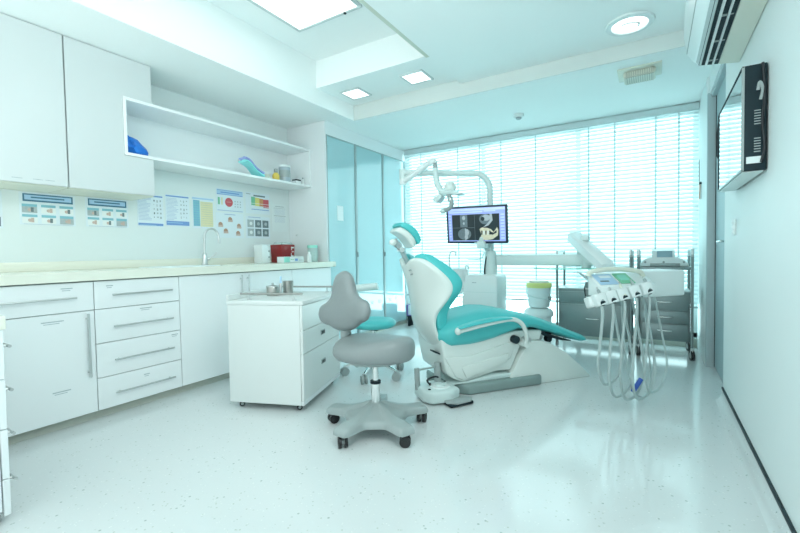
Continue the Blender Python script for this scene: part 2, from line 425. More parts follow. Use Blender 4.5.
t = thing('light_switch', 'white three-button light switch plate on right wall below the television', 'switch', (XR, 3.08, 1.145))
MB().box(-.010, 0, -.045, .045, -.045, .045, 'plast', .003).build('plate', t)
for k in (-1, 0, 1): MB().box(-.014, -.009, -.03, .03, k * .026 - .011, k * .026 + .011, 'white', .002).build('button', t)
t = thing('hanging_keys', 'brown tag on a loop hanging on the right wall beside the blind', 'key tag', (XR - .015, 4.87, 1.64))
MB().cyl((0, 0, 0), (-.02, 0, 0), .012, 'dark').build('hook', t)
MB().tube([(-.018, 0, .0), (-.02, .0, .22)], .0025, 'cord', 6).build('cord', t)
q = MB(Matrix.Rotation(math.radians(18), 4, 'X')); q.box(-.016, -.008, -.03, .03, -.15, -.01, 'brown', .003); q.build('tag', t)
# ------------------------------------------------------------------ base cabinets along the left wall
FX = -3.0
def bar_handle(parent, p0, p1, r=.006, off=.028):
    a, b = Vector(p0), Vector(p1); d = (b - a).normalized(); h = MB()
    h.cyl(a + Vector((off, 0, 0)), b + Vector((off, 0, 0)), r, 'steel', n=12)
    for q in (a + d * .03, b - d * .03): h.cyl(q, q + Vector((off, 0, 0)), r * .8, 'steel', n=10)
    return h.build('handle', parent)
def front(name, parent, y0, y1, z0, z1, marks=()):
    g = .0022; f = MB(); f.box(-.018, 0, y0 + g, y1 - g, z0 + g, z1 - g, 'lamb', .0015, 1)
    for (my, mz, mw) in marks: f.box(-.001, .0006, my, my + mw, mz, mz + .006, 'greyt'); f.box(-.001, .0006, my + .1 * mw, my + .8 * mw, mz - .011, mz - .007, 'greyt')
    return f.build(name, parent)
def cabinet(label, y0, y1):
    t = thing('base_cabinet', label, 'cabinet', (FX, y0, 0), 0, 'base cabinets under the long worktop')
    w = y1 - y0
    c = MB(); c.box(-.60, -.019, .001, w - .001, .056, .884, 'carcass'); c.build('carcass', t)
    MB().box(-.60, -.05, .001, w - .001, 0, .056, 'kick').build('plinth', t)
    return t, w
t, w = cabinet('white base cabinet, wide door under one drawer, left end of the run', .25, 1.22)
d = front('drawer', t, 0, w, .702, .882, ((.80, .845, .06),)); bar_handle(d, (0, .20, .79), (0, .87, .79))
d = front('door', t, 0, w, .058, .702, ((.70, .655, .11), (.74, .235, .09))); bar_handle(d, (0, w - .045, .29), (0, w - .045, .685), .008)
t, w = cabinet('white base cabinet with a stack of four drawers', 1.22, 1.77)
for z0, z1, hz, mk in ((.702, .882, .79, (.07, .845, .04)), (.484, .702, .585, (.27, .675, .08)), (.264, .484, .368, (.48, .455, .05)), (.058, .264, .153, (.28, .215, .04))):
    d = front('drawer', t, 0, w, z0, z1, (mk,)); bar_handle(d, (0, .095, hz), (0, .485, hz))
t, w = cabinet('plain white single-door base cabinet just right of the four-drawer stack', 1.77, 2.335)
d = front('door', t, 0, w, .058, .882); bar_handle(d, (0, w - .03, .45), (0, w - .03, .865), .007)
t, w = cabinet('white base cabinet below the tap, its upright handle at its left edge', 2.335, 2.90)
d = front('door', t, 0, w, .058, .882); bar_handle(d, (0, .04, .45), (0, .04, .865), .007)
t, w = cabinet('white base cabinet at the right end of the run, beside the glass wardrobe', 2.90, 3.475)
d = front('door', t, 0, w, .058, .882)
# worktop with a hole for the sink and an upstand at the back
wt = thing('worktop', 'long cream solid-surface worktop running over the left base cabinets', 'worktop', (0, 0, 0))
b = MB(); x0, x1 = XL + .001, FX + .022
SX0, SX1, SY0, SY1 = -3.47, -3.10, 1.72, 2.20
for (a0, a1, c0, c1) in ((x0, x1, .25, SY0), (x0, x1, SY1, 3.476), (x0, SX0, SY0, SY1), (SX1, x1, SY0, SY1)): b.box(a0, a1, c0, c1, .888, .945, 'cream')
b.box(-3.05, x1, 3.474, 3.54, .888, .945, 'cream', .01)
b.build('top', wt)
u = MB(); u.box(x0, x0 + .02, .25, 3.476, .945, 1.008, 'cream', .003); u.build('upstand', wt)
s = thing('sink', 'white inset sink set flush in the cream worktop left of the tap', 'sink', ((SX0 + SX1) / 2, (SY0 + SY1) / 2, .945))
hx, hy = (SX1 - SX0) / 2, (SY1 - SY0) / 2; k = MB()
def rr(a, b, z, r=.06, n=5):
    P = []
    for cx, cy, s0 in ((a - r, b - r, 0), (-a + r, b - r, 1), (-a + r, -b + r, 2), (a - r, -b + r, 3)):
        for j in range(n + 1):
            q = (s0 + j / n) * PI / 2; P.append((cx + r * math.cos(q), cy + r * math.sin(q), z))
    return P
k.loft([rr(hx + .012, hy + .012, 0), rr(hx + .012, hy + .012, .006), rr(hx - .004, hy - .004, .006), rr(hx - .015, hy - .015, -.02), rr(hx - .03, hy - .03, -.052), rr(.03, .03, -.055, .02)], 'plast', True)
k.build('basin', s); MB().cyl((0, 0, -.0545), (0, 0, -.052), .025, 'chrome').build('drain', s)
# tap
t = thing('tap', 'tall chrome swan-neck tap at the back of the cream worktop', 'tap', (-3.50, 2.315, .945))
b = MB(); b.lathe([(.030, 0), (.030, .006), (.024, .012), (.023, .09), (.018, .105), (.010, .115)], (0, 0, 0), 'steel', 24); b.build('body', t)
pts = [(0, 0, .10), (0, .002, .20), (0, .004, .265)]
for i in range(1, 10): a = PI - PI * i / 9; pts.append((.03 * (i / 9), .065 + .06 * math.cos(a), .27 + .065 * math.sin(a)))
pts += [(.035, .129, .24), (.035, .128, .20)]
MB().tube(catmull(pts, 3), .0095, 'steel', 12).build('spout', t)
h = MB(); h.cyl((.0, .02, .055), (.01, .045, .06), .014, 'steel'); h.tube([(.008, .045, .06), (.02, .075, .085), (.03, .10, .115)], .006, 'steel', 10); h.build('lever', t)

# ------------------------------------------------------------------ wall cabinets and open shelf
UX = -3.27
def wall_cab(label, blocks, door, y0):
    t = thing('wall_cabinet', label, 'cabinet', (UX, 0, 1.50), 0, 'wall cabinets above the worktop')
    c = MB()
    for a, b_, z0, z1 in blocks: c.box(-.348, -.019, a + .001, b_ - .001, z0, z1, 'lam2')
    c.build('carcass', t)
    e = MB()
    for a, b_, z0, z1 in blocks:
        if z0 == 0: e.box(-.348, -.02, a + .002, b_ - .002, -.012, 0, 'offw')
    e.build('underside', t)
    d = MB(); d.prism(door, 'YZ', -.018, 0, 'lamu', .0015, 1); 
    return t, d
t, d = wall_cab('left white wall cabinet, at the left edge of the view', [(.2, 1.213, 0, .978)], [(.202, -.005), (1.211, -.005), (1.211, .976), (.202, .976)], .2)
for a in (.93, 1.03, 1.09): d.box(-.001, .0006, a, a + .05, .018 + (a - .9) * .02, .022 + (a - .9) * .02, 'greyt')
d.build('door', t)
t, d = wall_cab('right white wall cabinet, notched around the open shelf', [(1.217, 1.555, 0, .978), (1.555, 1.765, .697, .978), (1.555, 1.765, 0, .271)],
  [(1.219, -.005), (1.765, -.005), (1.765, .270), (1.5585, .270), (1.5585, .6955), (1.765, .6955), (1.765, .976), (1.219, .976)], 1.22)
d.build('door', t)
t = thing('open_shelf', 'long white open box shelf on the left wall above the notices', 'shelf', (UX + .006, 1.56, 1.772))
W = 3.478 - 1.56; dp = -.352; f = MB()
f.box(dp, 0, 0, W, 0, .022, 'shelfw', .0015, 1); f.box(dp, 0, 0, W, .40, .422, 'shelfw', .0015, 1)
f.box(dp, 0, 0, .022, .022, .40, 'shelfw', .0015, 1); f.box(dp, 0, W - .022, W, .022, .40, 'shelfw', .0015, 1); f.build('frame', t)
MB().box(dp, dp + .006, .022, W - .022, .022, .40, 'shelfw').build('back_panel', t)
zs = 1.795
# things on the shelf
def crumple(nm, m, pts, r, seed, squash=(1, 1, 1)):
    rnd = random.Random(seed); bm = bmesh.new(); bmesh.ops.create_icosphere(bm, subdivisions=3, radius=1)
    b = MB()
    for v in bm.verts:
        n = v.co.normalized(); f = 1 + .10 * math.sin(5 * n.x + 3 * n.y * seed) + .09 * math.sin(9 * n.z + 4 * n.y) + rnd.uniform(-.05, .05)
        v.co = Vector((n.x * squash[0] * f, n.y * squash[1] * f, n.z * squash[2] * f))
    return b, bm
b, bm = crumple('x', None, None, 1, 3, (.10, .085, .065))
for v in bm.verts:
    v.co.z = max(v.co.z + .055, 0) * 1.55; v.co.z *= max(.25, 1.15 - (v.co.y + .085) * 5.2); v.co.y = v.co.y * 1.12
b.bm(bm, 'bluebag'); o = b.build('blue_wrapped_bundle', None, 60); o.location = (-3.42, 1.70, zs)
tag(o, 'bright blue crumpled wrapped bundle at the left end of the open shelf', 'bundle')
t = thing('glove_packet', 'lilac and aqua plastic packet slumped on the open shelf', 'packet', (-3.35, 2.745, zs))
def packet(dz, m, nm, w0):
    q = MB(); A = []; B = []
    for i in range(9):
        u = i / 8; y = -.10 + .20 * u; zc = .118 * (1 - u) ** .95 + .014 + .005 * math.sin(u * 6)
        ra = []; rb = []
        for j in range(6):
            v = j / 5 * 2 - 1; th = .012 * (1 - .7 * abs(v)) + .003; x = v * w0 + .01 * math.sin(u * 7 + v)
            ra.append((x, y, zc + dz - th)); rb.append((x, y, zc + dz + th + .004 * math.sin(8 * u + 5 * v)))
        A.append(ra); B.append(rb)
    q.shell(A, B, m); return q.build(nm, t, 60)
packet(.030, 'lilac', 'upper_sleeve', .055); packet(.002, 'aqua', 'lower_sleeve', .06)
t = thing('sample_jar', 'small pale beige jar on the open shelf beside the packet', 'jar', (-3.34, 2.915, zs))
MB().lathe([(.028, 0), (.031, .01), (.031, .045), (.024, .052)], (0, 0, 0), 'offw', 20).build('body', t)
MB().lathe([(.030, .05), (.030, .064), (.024, .067)], (0, 0, 0), 'white', 20).build('lid', t)
t = thing('yellow_bottle', 'squat yellow bottle with dark cap on the open shelf', 'bottle', (-3.33, 3.03, zs))
MB().lathe([(.030, 0), (.036, .01), (.036, .055), (.022, .075), (.014, .082)], (0, 0, 0), 'ylbot', 20).build('body', t)
MB().lathe([(.018, .08), (.018, .118), (.012, .122)], (0, 0, 0), 'greyp', 16).build('cap', t)
t = thing('tin_can', 'tall grey tin with white lid on the open shelf', 'tin', (-3.35, 3.17, zs))
MB().lathe([(.058, 0), (.060, .006), (.060, .155), (.057, .16)], (0, 0, 0), 'tin', 28).build('body', t)
MB().lathe([(.062, .158), (.062, .174), (.058, .178)], (0, 0, 0), 'white', 28).build('lid', t)
MB().lathe([(.0605, .05), (.0605, .125)], (0, 0, 0), 'greyp', 28).build('paper_label', t)
t = thing('card_box', 'small low white box with dark top at the right end of the open shelf', 'box', (-3.31, 3.30, zs))
MB().box(-.03, .03, -.035, .035, 0, .03, 'white', .002).build('body', t); MB().box(-.031, .031, -.036, .036, .03, .045, 'dark', .002).build('lid', t)
t = thing('white_tube', 'thin white tube standing last on the open shelf against its right side', 'tube', (-3.31, 3.395, zs))
MB().lathe([(.014, 0), (.016, .004), (.016, .06), (.012, .064)], (0, 0, 0), 'white', 16).build('body', t); MB().lathe([(.010, .064), (.010, .078), (.006, .08)], (0, 0, 0), 'greyp', 12).build('cap', t)

# ------------------------------------------------------------------ things on the worktop
zt = .946
t = thing('towel_dispenser', 'upright white dispenser box on the worktop left of the red container', 'dispenser', (-3.40, 2.885, zt))
MB().box(-.06, .06, -.055, .055, 0, .19, 'plast', .008).build('body', t)
for k in (.06, .12): MB().cyl((.058, .035, k), (.064, .035, k), .010, 'greyp', n=14).build('button', t)
t = thing('sharps_container', 'dark red plastic sharps container with pale lid on the worktop', 'container', (-3.42, 3.18, zt))
MB().prism([(-.09, 0), (.09, 0), (.10, .19), (-.10, .19)], 'YZ', -.08, .08, 'red', .006).build('body', t)
MB().prism([(-.085, .19), (.085, .19), (.06, .215), (-.06, .215)], 'YZ', -.07, .07, 'frost', .006).build('lid', t)
q = MB(); q.box(.081, .0825, .04, .075, .06, .075, 'white'); q.box(.081, .0825, .04, .05, .075, .10, 'white'); q.box(.081, .0825, .048, .085, .10, .125, 'redp'); q.box(.0815, .083, .05, .08, .11, .118, 'white'); q.box(.081, .0825, .045, .085, .15, .165, 'white'); q.box(.081, .0825, .045, .055, .13, .15, 'white'); q.build('marking', t)
t = thing('tissue_box', 'low pale green and white carton lying in front of the red container', 'box', (-3.22, 3.10, zt))
MB().box(-.05, .05, -.14, .14, 0, .062, 'paper2', .003).build('carton', t)
q = MB(); q.box(.050, .0510, -.138, -.06, .004, .058, 'traygl'); q.box(.050, .0512, .01, .05, .016, .04, 'blueb'); q.box(.050, .0510, -.05, 0, .03, .036, 'green'); q.box(.050, .0510, .07, .12, .02, .026, 'greyt'); q.build('printing', t)
t = thing('beaker', 'clear aqua plastic beaker at the right end of the worktop', 'beaker', (-3.17, 3.375, zt))
q = MB(); q.lathe([(.050, 0), (.052, .004), (.056, .17), (.053, .17), (.049, .008)], (0, 0, 0), 'frost', 28); q.build('cup', t)
MB().lathe([(.0565, .15), (.058, .165), (.055, .18), (.02, .184)], (0, 0, 0), 'traygl', 28).build('lid', t)
t = thing('lotion_bottle', 'small white bottle standing just in front of the aqua beaker', 'bottle', (-3.09, 3.235, zt))
MB().lathe([(.022, 0), (.024, .005), (.024, .075), (.012, .09)], (0, 0, 0), 'plast', 20).build('body', t); MB().lathe([(.013, .088), (.013, .105), (.008, .108)], (0, 0, 0), 'white', 16).build('cap', t)

# ------------------------------------------------------------------ notices on the wall: each sheet one mesh with its print
PX = XL
def sheet(name, label, y0, y1, z0, z1, prints, cat='notice', paper='paper', tilt=0):
    b = MB(); w, h = y1 - y0, z1 - z0
    b.box(-.001, .0025, -w / 2, w / 2, -h / 2, h / 2, paper)
    n = [0]
    def R(u0, v0, u1, v1, m):
        n[0] += 1; x = .0027 + .00004 * n[0]
        b.quad((x, -w / 2 + u0 * w, h / 2 - v1 * h), (x, -w / 2 + u1 * w, h / 2 - v1 * h), (x, -w / 2 + u1 * w, h / 2 - v0 * h), (x, -w / 2 + u0 * w, h / 2 - v0 * h), m)
    def D(u, v, r, m):
        n[0] += 1; x = .0027 + .00004 * n[0]
        b.add([(x, -w / 2 + u * w + r * w * math.cos(k * PI / 10), h / 2 - v * h + r * w * math.sin(k * PI / 10)) for k in range(20)], [tuple(range(20))], m)
    prints(R, D)
    o = b.build(name); o.location = (PX, (y0 + y1) / 2, (z0 + z1) / 2); o.rotation_euler = (tilt, 0, 0)
    return tag(o, label, cat)
def pr_steps(R, D):
    R(.06, .04, .96, .28, 'navy'); R(.09, .08, .93, .23, 'lblue'); R(.2, .13, .8, .17, 'navy')
    for i, u in enumerate((.04, .37, .70)):
        for j, v in enumerate((.36, .68)):
            R(u, v, u + .26, v + .08, 'cyanp'); R(u, v + .08, u + .26, v + .27, 'greyt' if (i + j) % 3 == 0 else 'white')
            D(u + .13, v + .18, .035, 'skin'); R(u + .15, v + .1, u + .20, v + .24, 'dkprint' if (i + j) % 2 == 0 else 'skin')
    R(.06, .975, .95, .985, 'greyt')
sheet('hygiene_notice', 'landscape hand hygiene notice with blue title and six pictures, left of the pair', 1.06, 1.375, 1.262, 1.482, pr_steps)
sheet('hygiene_notice', 'landscape blue-titled picture notice, right of the pair, under the notched wall cabinet', 1.44, 1.735, 1.266, 1.486, pr_steps)
def pr_cut(R, D):
    R(.1, .05, .95, .3, 'navy'); R(.5, .4, .95, .6, 'greyt'); R(.6, .7, .96, .95, 'dkprint')
sheet('hygiene_notice', 'white notice cut off by the left edge of the view', .72, .975, 1.232, 1.478, pr_cut)
def doc(seed, foot):
    def pr(R, D):
        rnd = random.Random(seed)
        R(.02, .02, .98, .065, 'blueb')
        for k in range(17):
            v = .11 + k * .042
            R(.04, v, .04 + rnd.uniform(.3, .5), v + .012, 'txt')
        for i in range(3):
            for j in range(5): R(.62 + i * .12, .15 + j * .13, .62 + i * .12 + rnd.uniform(.02, .07), .15 + j * .13 + rnd.uniform(.03, .08), 'dkprint' if rnd.random() < .3 else 'greyt')
        R(.02, foot, .98, .965, 'blueb'); R(.05, foot + .05, .7, foot + .065, 'lblue')
    return pr
sheet('information_sheet', 'white sheet with blue footer partly under the corner of the wall cabinet', 1.806, 2.018, 1.283, 1.553, doc(2, .89))
sheet('information_sheet', 'white sheet with deeper blue footer, just left of the yellow chart', 2.038, 2.255, 1.296, 1.572, doc(5, .83))
def pr_yel(R, D):
    R(.0, .02, 1, .07, 'lblue'); R(.04, .10, .34, .93, 'cyanp'); R(.36, .13, .96, .94, 'yel')
    for k in range(11): R(.05, .12 + k * .075, .31, .13 + k * .075, 'blueb'); R(.40, .17 + k * .072, .92, .176 + k * .072, 'greyt')
sheet('yellow_chart', 'chart with aqua left column and pale yellow panel', 2.285, 2.502, 1.288, 1.578, pr_yel, 'chart')
def pr_circle(R, D):
    R(.02, .02, .98, .25, 'lblue'); R(.04, .04, .96, .06, 'blueb'); R(.15, .12, .85, .17, 'blueb'); R(.02, .22, .98, .25, 'blueb')
    R(.05, .38, .12, .70, 'green'); R(.17, .38, .22, .70, 'yel'); D(.45, .57, .145, 'redp'); R(.36, .55, .54, .57, 'skin')
    for i in range(3):
        for j in range(3): R(.66 + i * .1, .48 + j * .12, .70 + i * .1, .53 + j * .12, 'greyt')
    R(.03, .94, .97, .97, 'txt')
sheet('circle_poster', 'poster with a red circle below a blue heading band', 2.535, 2.845, 1.466, 1.684, pr_circle, 'poster')
def pr_pics(R, D):
    R(.3, .04, .7, .07, 'txt')
    for u, v in ((.5, .25), (.15, .47), (.82, .50), (.33, .72), (.78, .80)): D(u, v, .075, 'brown'); R(u - .08, v + .02, u + .09, v + .1, 'skin')
sheet('picture_poster', 'white poster with five small brown pictures in a ring, below the red circle', 2.525, 2.84, 1.206, 1.452, pr_pics, 'poster')
def pr_col(R, D):
    R(.02, .06, .2, .1, 'greyt'); R(.32, .10, .80, .17, 'dkprint')
    R(.22, .20, .38, .60, 'green'); R(.38, .22, .56, .62, 'ylw'); R(.56, .25, .72, .62, 'orange'); R(.72, .27, .96, .68, 'redp')
    for k in (.5, .62): R(.22, k, .96, k + .02, 'white')
    R(.22, .78, .96, .81, 'blueb')
sheet('colour_chart', 'risk chart in green, yellow, orange and red columns', 2.875, 3.19, 1.47, 1.69, pr_col, 'chart')
def pr_six(R, D):
    R(.1, .03, .6, .06, 'txt')
    for i in range(3):
        for j in range(2): R(.06 + i * .31, .16 + j * .4, .32 + i * .31, .5 + j * .4, 'dkprint' if i else 'greyt'); D(.2 + i * .31, .33 + j * .4, .06, 'greyt' if i else 'white')
sheet('photo_sheet', 'sheet with six small grey photographs in two rows, below the colour chart', 2.87, 3.185, 1.208, 1.44, pr_six, 'poster')
def pr_faint(R, D):
    R(.1, .15, .9, .16, 'greyt'); R(.2, .08, .8, .10, 'greyt'); R(.1, .42, .9, .44, 'greyt')
    for k in range(6): R(.15, .2 + k * .035, .85, .205 + k * .035, 'txt'); R(.15, .48 + k * .035, .85, .485 + k * .035, 'txt')
sheet('faint_diagram', 'pale sheet with faint grey diagrams, nearest the corner by the wardrobe', 3.225, 3.44, 1.29, 1.60, pr_faint, 'poster', 'paper2')
t = thing('wall_hook', 'small clear hook on the white wardrobe side above the beaker', 'hook', (-3.50, 3.479, 1.25))
MB().box(-.015, .015, -.006, .0, -.01, .01, 'plast', .002).build('plate', t); MB().tube([(0, -.006, 0), (0, -.02, -.004), (.008, -.022, .004)], .003, 'steel', 8).build('peg', t)

# ------------------------------------------------------------------ glass-fronted wardrobe
t = thing('glass_wardrobe', 'tall built-in wardrobe with three aqua mirrored glass doors', 'wardrobe', (-3.05, 3.48, 0))
MB().box(-.568, 0.0, 0, .018, 0, 2.478, 'lam').build('side_panel', t)
MB().box(-.565, .002, .018, 1.715, 2.335, 2.478, 'lam').build('fascia', t)
MB().box(-.565, -.02, .018, 1.715, 0, .05, 'kick').build('plinth', t)
MB().box(-.565, -.03, .02, 1.712, .05, 2.335, 'carcass').build('carcass', t)
for i, (a, b_) in enumerate(((.02, .545), (.545, 1.135), (1.135, 1.70))):
    d = MB(); d.box(-.014, -.006, a + .006, b_ - .006, .06, 2.325, 'wglass'); d = d.build('door', t)
    f = MB(); fw = .010 if i == 0 else .012
    f.box(-.022, .004, a, a + fw, .05, 2.335, 'alu', .002); f.box(-.022, .004, b_ - .024, b_, .05, 2.335, 'alu', .002)
    f.box(-.022, .0, a, b_, 2.322, 2.335, 'alu', .002); f.box(-.022, .0, a, b_, .05, .065, 'alu', .002); f.build('door_frame', d)
    if i < 2:
        k = MB(); k.box(.003, .022, b_ - .013, b_ - .005, .985, 1.045, 'alu', .003); k.build('door_pull', d)
    dt = MB()
    for k in range(3): dt.cyl((-.0062, a + .12 + k * .17, .40), (-.0052, a + .12 + k * .17, .40), .024, 'paper2', n=20)
    dt.build('dot_decal', d)
o = MB().box(.0, .0015, -.055, .055, -.085, .085, 'white').build('taped_note'); o.location = (-3.0555, 3.72, 1.49)
tag(o, 'small white note taped to the first glass wardrobe door', 'note')
# purple and white box on a dark footing by the end of the wardrobe
t = thing('carton', 'small white and purple carton by the window at the end of the wardrobe', 'box', (-2.86, 5.04, 0))
MB().box(-.08, .10, -.06, .07, .15, .29, 'paper', .003).build('body', t)
q = MB(); q.box(-.081, -.055, -.0615, .0, .15, .30, 'purple'); q.box(-.08, .10, -.0612, -.058, .15, .162, 'purple'); q.build('printed_band', t)
q = MB(); q.box(-.07, -.045, -.05, .06, 0, .15, 'dark', .003); q.box(.06, .085, -.05, .06, 0, .15, 'dark', .003); q.box(-.08, .10, -.055, .065, .13, .15, 'dark', .003); q.build('stand', t)
# ------------------------------------------------------------------ dental chair (local x towards the foot, -y is the side facing the view)
t = thing('dental_chair', 'reclined dental treatment chair with teal cushions and white shell', 'dental chair', (-1.3687, 2.8708, 0), math.radians(51.36))
MB().prism([(-.03, -.10), (.0, -.2), (.07, -.27), (.70, -.27), (.70, .27), (.03, .27), (-.06, .21), (-.08, .08)], 'XY', 0, .078, 'base', .018, 3).build('base_plate', t)
wedge = MB(); wedge.prism([(.43, .0), (.43, .08), (.515, .22), (.60, .325), (.64, .338), (.72, .332), (.80, .305), (.95, .22), (1.09, .105), (1.19, .012), (1.19, 0)], 'XZ', -.245, .245, 'shell', .018, 3)
wedge.build('base_cover', t)
sc = MB(); sc.prism([(-.13, .41), (-.12, .33), (-.105, .24), (-.085, .16), (-.03, .115), (.05, .085), (.33, .135), (.45, .13), (.55, .33), (.72, .335), (.74, .41), (.5, .425), (.3, .40), (.06, .38), (-.1, .40)], 'XZ', -.225, .225, 'shell', .02, 3)
sc.prism([(-.11, .285), (.10, .275), (.50, .36), (.44, .22), (.05, .098), (-.02, .13)], 'XZ', -.240, .240, 'shell', .014, 2)
sc.prism([(.02, .20), (.42, .27), (.40, .20), (.06, .115)], 'XZ', -.249, .249, 'shell', .008, 2)
sc.build('seat_cover', t)
MB().prism([(-.05, .078), (.45, .078), (.45, .11), (.30, .115), (.06, .09)], 'XZ', -.23, .23, 'arm', .008).build('lift_skirt', t)
# seat cushion, lofted along its length
def ring(s, w, top, bot, n=36, e=.42, ez=.62):
    P = []; c = (top + bot) / 2; h = (top - bot) / 2
    for k in range(n):
        a = 2 * PI * k / n; ca, sa = math.cos(a), math.sin(a)
        y = w * math.copysign(abs(ca) ** e, ca); z = c + h * math.copysign(abs(sa) ** ez, sa)
        if sa > 0: z -= .018 * (abs(y) / max(w, 1e-3)) ** 3 ; z -= .012 * max(0, 1 - (abs(y) / w / .45) ** 2) * min(1, h / .07)
        P.append((s, y, z))
    return P
tab = [(-.165, .14, .46, .43), (-.15, .18, .485, .40), (-.125, .215, .50, .378), (-.09, .246, .518, .358), (-.05, .267, .535, .345), (.1, .27, .572, .342), (.2, .27, .592, .352), (.3, .27, .600, .37),
       (.4, .27, .592, .40), (.5, .265, .572, .425), (.65, .26, .535, .433), (.8, .25, .486, .388), (.95, .235, .425, .336), (1.08, .215, .372, .295), (1.17, .195, .340, .270), (1.225, .165, .320, .265), (1.25, .11, .305, .275)]
MB().loft([ring(*r) for r in tab], 'teal').build('seat', t, 60)
und = MB(); und.prism([(.70, .425), (.82, .372), (.95, .325), (1.04, .300), (1.06, .288), (.95, .305), (.80, .35), (.70, .40)], 'XZ', -.19, .19, 'dark', .004); und.build('footrest_underside', t)
pv = MB(); pv.cyl((.74, -.2, .352), (.74, .2, .352), .022, 'greyp'); pv.box(.58, .82, -.05, .05, .33, .40, 'greyp', .01); pv.build('footrest_hinge', t)
kb = MB(); kb.cyl((.47, -.225, .365), (.47, -.268, .365), .030, 'dark'); kb.cyl((.56, -.225, .362), (.56, -.30, .362), .018, 'steel'); kb.build('release_knob', t)
rl = MB(); rl.cyl((.86, -.16, .318), (.86, -.12, .318), .026, 'dark'); rl.box(.845, .875, -.16, -.12, .318, .37, 'dark'); rl.build('roller', t)
# backrest: deep wrap-round shell
rows = [(.285, -.085, .160, .02), (.33, -.115, .180, .025), (.39, -.160, .192, .03), (.45, -.200, .200, .035), (.52, -.228, .203, .045), (.58, -.240, .208, .06), (.63, -.246, .235, .095), (.70, -.260, .272, .155), (.77, -.275, .287, .195), (.835, -.293, .280, .18), (.89, -.309, .255, .13), (.928, -.32, .225, .09), (.950, -.326, .19, .06)]
tl = math.radians(20); fx, fz = math.cos(tl), math.sin(tl)
def back_pt(r, q, off, k=1.0):
    z, s, w, wr = r
    tt = max(0, min(1, (z - .84) / .12)); bump = tt * (.040 * max(0, 1 - ((abs(q) - .72) / .45) ** 2) - .012 * max(0, 1 - (abs(q) / .35) ** 2))
    x = s + wr * abs(q) ** 2.2 - bump * .28
    return (x + off * fx, q * w * k, z + bump + off * fz * .8)
Q = [-1, -.93, -.8, -.6, -.4, -.2, 0, .2, .4, .6, .8, .93, 1]
A = [[back_pt(r, q, 0) for q in Q] for r in rows]; B = [[back_pt(r, q, .028 if r[0] < .55 else .045, .985) for q in Q] for r in rows]
MB().shell(A, B, 'shell').build('backrest_shell', t, 50, sub=2)
rc = [(z, s, w, wr) for z, s, w, wr in rows if z >= .44]
def th(i, q):
    u = i / (len(rc) - 1); return (.038 + .075 * math.sin(PI * min(1, max(.0, u * .86 + .12))) ** .8) * (1 - .42 * (1 - abs(q)) ** 2)
A = [[back_pt(r, q, .042, 1.0) for q in Q] for r in rc]; B = [[back_pt(r, q * .95, .048 + th(i, q), .99) for q in Q] for i, r in enumerate(rc)]
for L in (A, B):
    L[-1] = [(x + .004, y, z + .018) for x, y, z in L[-1]]
MB().shell(A, B, 'teal').build('backrest_cushion', t, 60, sub=2)
sl_ = MB(); sl_.prism([(-.16, .322), (-.10, .296), (-.055, .278), (-.06, .268), (-.105, .286), (-.163, .312)], 'XZ', -.175, -.10, 'dark', .002); sl_.build('pivot_slot', t)
for k in (.90, .88): pass
bt = MB()
for i, zz in enumerate((.905, .875)): bt.cyl((-.300 + i * .010, -.10, zz), (-.316 + i * .010, -.105, zz - .004), .006, 'greyp', n=12)
bt.build('backrest_button', t)
# headrest
ax = Vector((.72, 0, -.69)).normalized(); nn = Vector((.69, 0, .72)).normalized()
T = Matrix.Translation((-.294, 0, 1.166)) @ Matrix(((ax.x, 0, nn.x, 0), (0, 1, 0, 0), (ax.z, 0, nn.z, 0), (0, 0, 0, 1)))
def pad(hx, hy, z0, z1, m, bow, nm, par):
    q = MB(T); A = []; B = []
    for i in range(9):
        u = -1 + i / 4; ra = []; rb = []
        for j in range(9):
            v = -1 + j / 4; x = u * hx * math.sqrt(1 - .18 * v * v); y = v * hy * math.sqrt(1 - .22 * u * u)
            bw = bow * (1 - u * u); dr = -.02 * u ** 2
            ra.append((x, y, z0 + dr)); rb.append((x, y, z1 + bw * .4 + dr - .008 * (1 - v * v)))
        A.append(ra); B.append(rb)
    q.shell(A, B, m); return q.build(nm, par, 60, sub=2)
hd = pad(.108, .110, -.002, .040, 'teal', .03, 'headrest', t)
pad(.096, .098, -.046, .004, 'shell', .0, 'headrest_back', hd)
nk = MB(); nk.tube([(-.385, 0, 1.125), (-.362, 0, 1.085), (-.335, 0, 1.045)], [.018, .020, .016], 'steel', 12); nk.tube([(-.338, 0, 1.05), (-.315, 0, 1.01), (-.275, 0, .93), (-.262, 0, .88)], [.016, .018, .018, .018], 'alu', 12)
nk.cyl((-.338, -.03, 1.05), (-.338, .03, 1.05), .020, 'chrome'); nk.cyl((-.36, -.024, 1.085), (-.36, .024, 1.085), .022, 'alu'); nk.build('neck_bar', t)
lv = MB(); lv.ball((-.405, -.02, 1.105), (.028, .022, .024), 'shell'); lv.tube([(-.40, -.01, 1.107), (-.36, 0, 1.09)], .012, 'shell'); lv.build('headrest_knob', t)
